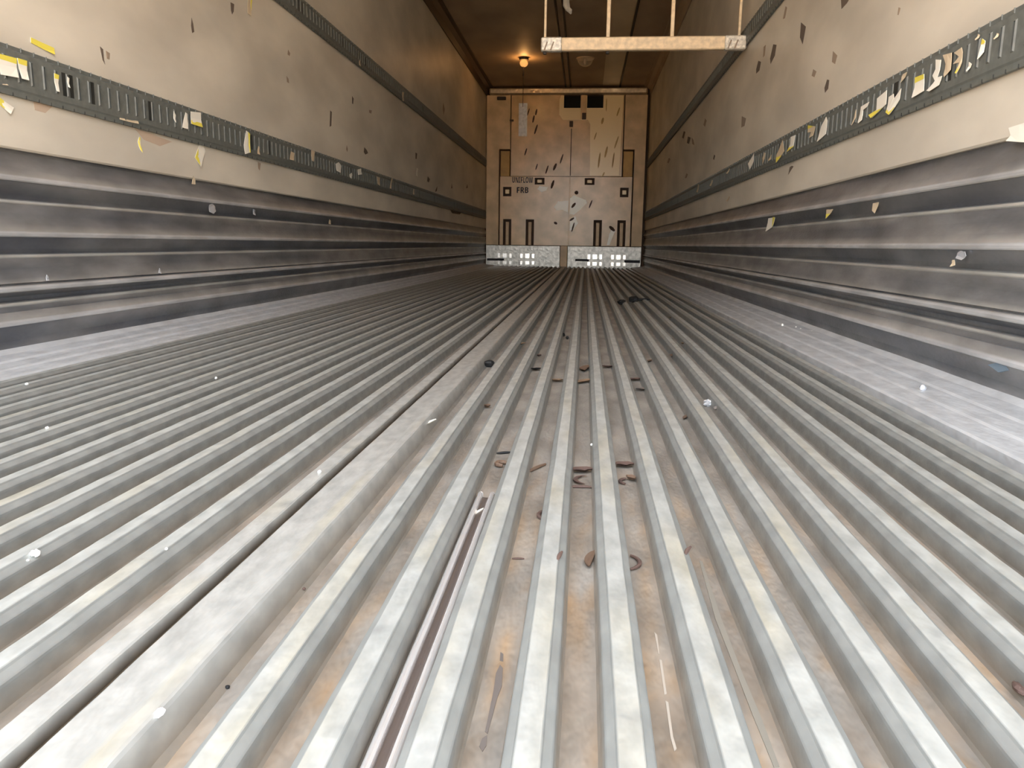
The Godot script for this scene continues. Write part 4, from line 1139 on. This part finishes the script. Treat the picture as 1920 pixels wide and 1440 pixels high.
	lump(P(0.796, 0.0060, 1.853), Vector3(0.0157, 0.0144, 0.0157), "foil", "white plastic nut on the flat edge strip by the right wall", "nut", "plastic_nut", "", 11, 0.20)
	lump(P(0.832, 0.0060, 3.310), Vector3(0.0092, 0.0115, 0.0092), "crumb", "farthest of four tiny white crumbs in a row on the right edge strip", "crumb", "white_crumb", "row of white crumbs on the right edge strip", 20, 0.35)
	lump(P(0.861, 0.0060, 3.211), Vector3(0.0089, 0.0111, 0.0089), "crumb", "second farthest of four tiny white crumbs in a row on the right edge strip", "crumb", "white_crumb", "row of white crumbs on the right edge strip", 21, 0.35)
	lump(P(0.864, 0.0060, 3.152), Vector3(0.0087, 0.0109, 0.0087), "crumb", "second nearest of four tiny white crumbs in a row on the right edge strip", "crumb", "white_crumb", "row of white crumbs on the right edge strip", 22, 0.35)
	lump(P(0.882, 0.0060, 3.061), Vector3(0.0085, 0.0106, 0.0085), "crumb", "nearest of four tiny white crumbs in a row on the right edge strip", "crumb", "white_crumb", "row of white crumbs on the right edge strip", 23, 0.35)
	lump(P(-0.575, -0.0048, 0.725), Vector3(0.0090, 0.0073, 0.0090), "crumb", "white lump beside a rib at the far left, with a smaller flake", "lump", "white_lump", "", 30, 0.70)
	lump(P(-0.575, -0.0053, 0.714), Vector3(0.0028, 0.0022, 0.0034), "crumb", "small white flake touching the white lump at the far left", "flake", "white_flake", "", 31, 0.35)
	lump(P(-0.292, -0.0037, 0.472), Vector3(0.0069, 0.0049, 0.0105), "crumb", "white oval lump on the side of the wide double rib, nearest the door", "lump", "white_lump", "", 32, 0.25)
	lump(P(-0.443, -0.0016, 0.752), Vector3(0.0029, 0.0029, 0.0035), "crumb", "small white crumb on the side of a rib left of the wide double rib", "crumb", "white_crumb", "", 33, 0.35)
	lump(P(-0.374, -0.0000, 1.044), Vector3(0.0053, 0.0045, 0.0061), "crumb", "small white crumb on the narrow left edge of the wide double rib", "crumb", "white_crumb", "", 34, 0.35)
	leaf(P(-0.289, -0.0120, 1.420), 0.0600, 0.0083, 1.35, 0.30, "paper", "white pointed paper flake at the foot of the wide double rib", "")
	leaf(P(-0.136, -0.0300, 0.981), 0.0432, 0.0049, 1.25, 0.20, "paper", "bright white sliver lying on the polished metal strip", "")
	lump(P(-1.262, -0.0016, 1.620), Vector3(0.0068, 0.0057, 0.0091), "crumb", "white crumb on the ribs at the far left, below the edge strip", "crumb", "white_crumb", "", 40, 0.35)
	lump(P(-0.913, -0.0131, 1.824), Vector3(0.0074, 0.0062, 0.0099), "crumb", "pair-like white crumb on a far left rib, middle distance", "crumb", "white_crumb", "", 41, 0.35)
	lump(P(-0.932, -0.0000, 1.235), Vector3(0.0053, 0.0044, 0.0071), "crumb", "tiny white crumb on a left rib between the far-left crumb and white lump", "crumb", "white_crumb", "", 42, 0.35)
	lump(P(0.022, -0.0192, 1.328), Vector3(0.0054, 0.0045, 0.0072), "crumb", "thin white flake on the left side of the centre rib", "crumb", "white_crumb", "", 43, 0.35)
	lump(P(-0.280, -0.0297, 0.550), Vector3(0.0040, 0.0027, 0.0040), "rubber", "black speck in the groove right of the wide double rib, nearest the door", "speck", "black_speck", "", 50, 0.35)
	lump(P(-0.282, -0.0285, 0.730), Vector3(0.0039, 0.0028, 0.0039), "dark_leaf", "dark speck in the groove two right of the wide double rib", "speck", "black_speck", "", 51, 0.35)
	lump(P(0.363, -0.0231, 0.608), Vector3(0.0105, 0.0067, 0.0190), "dark_leaf", "reddish brown clod between ribs at the right picture edge", "clod", "dirt_clod", "", 52, 0.35)
	pass
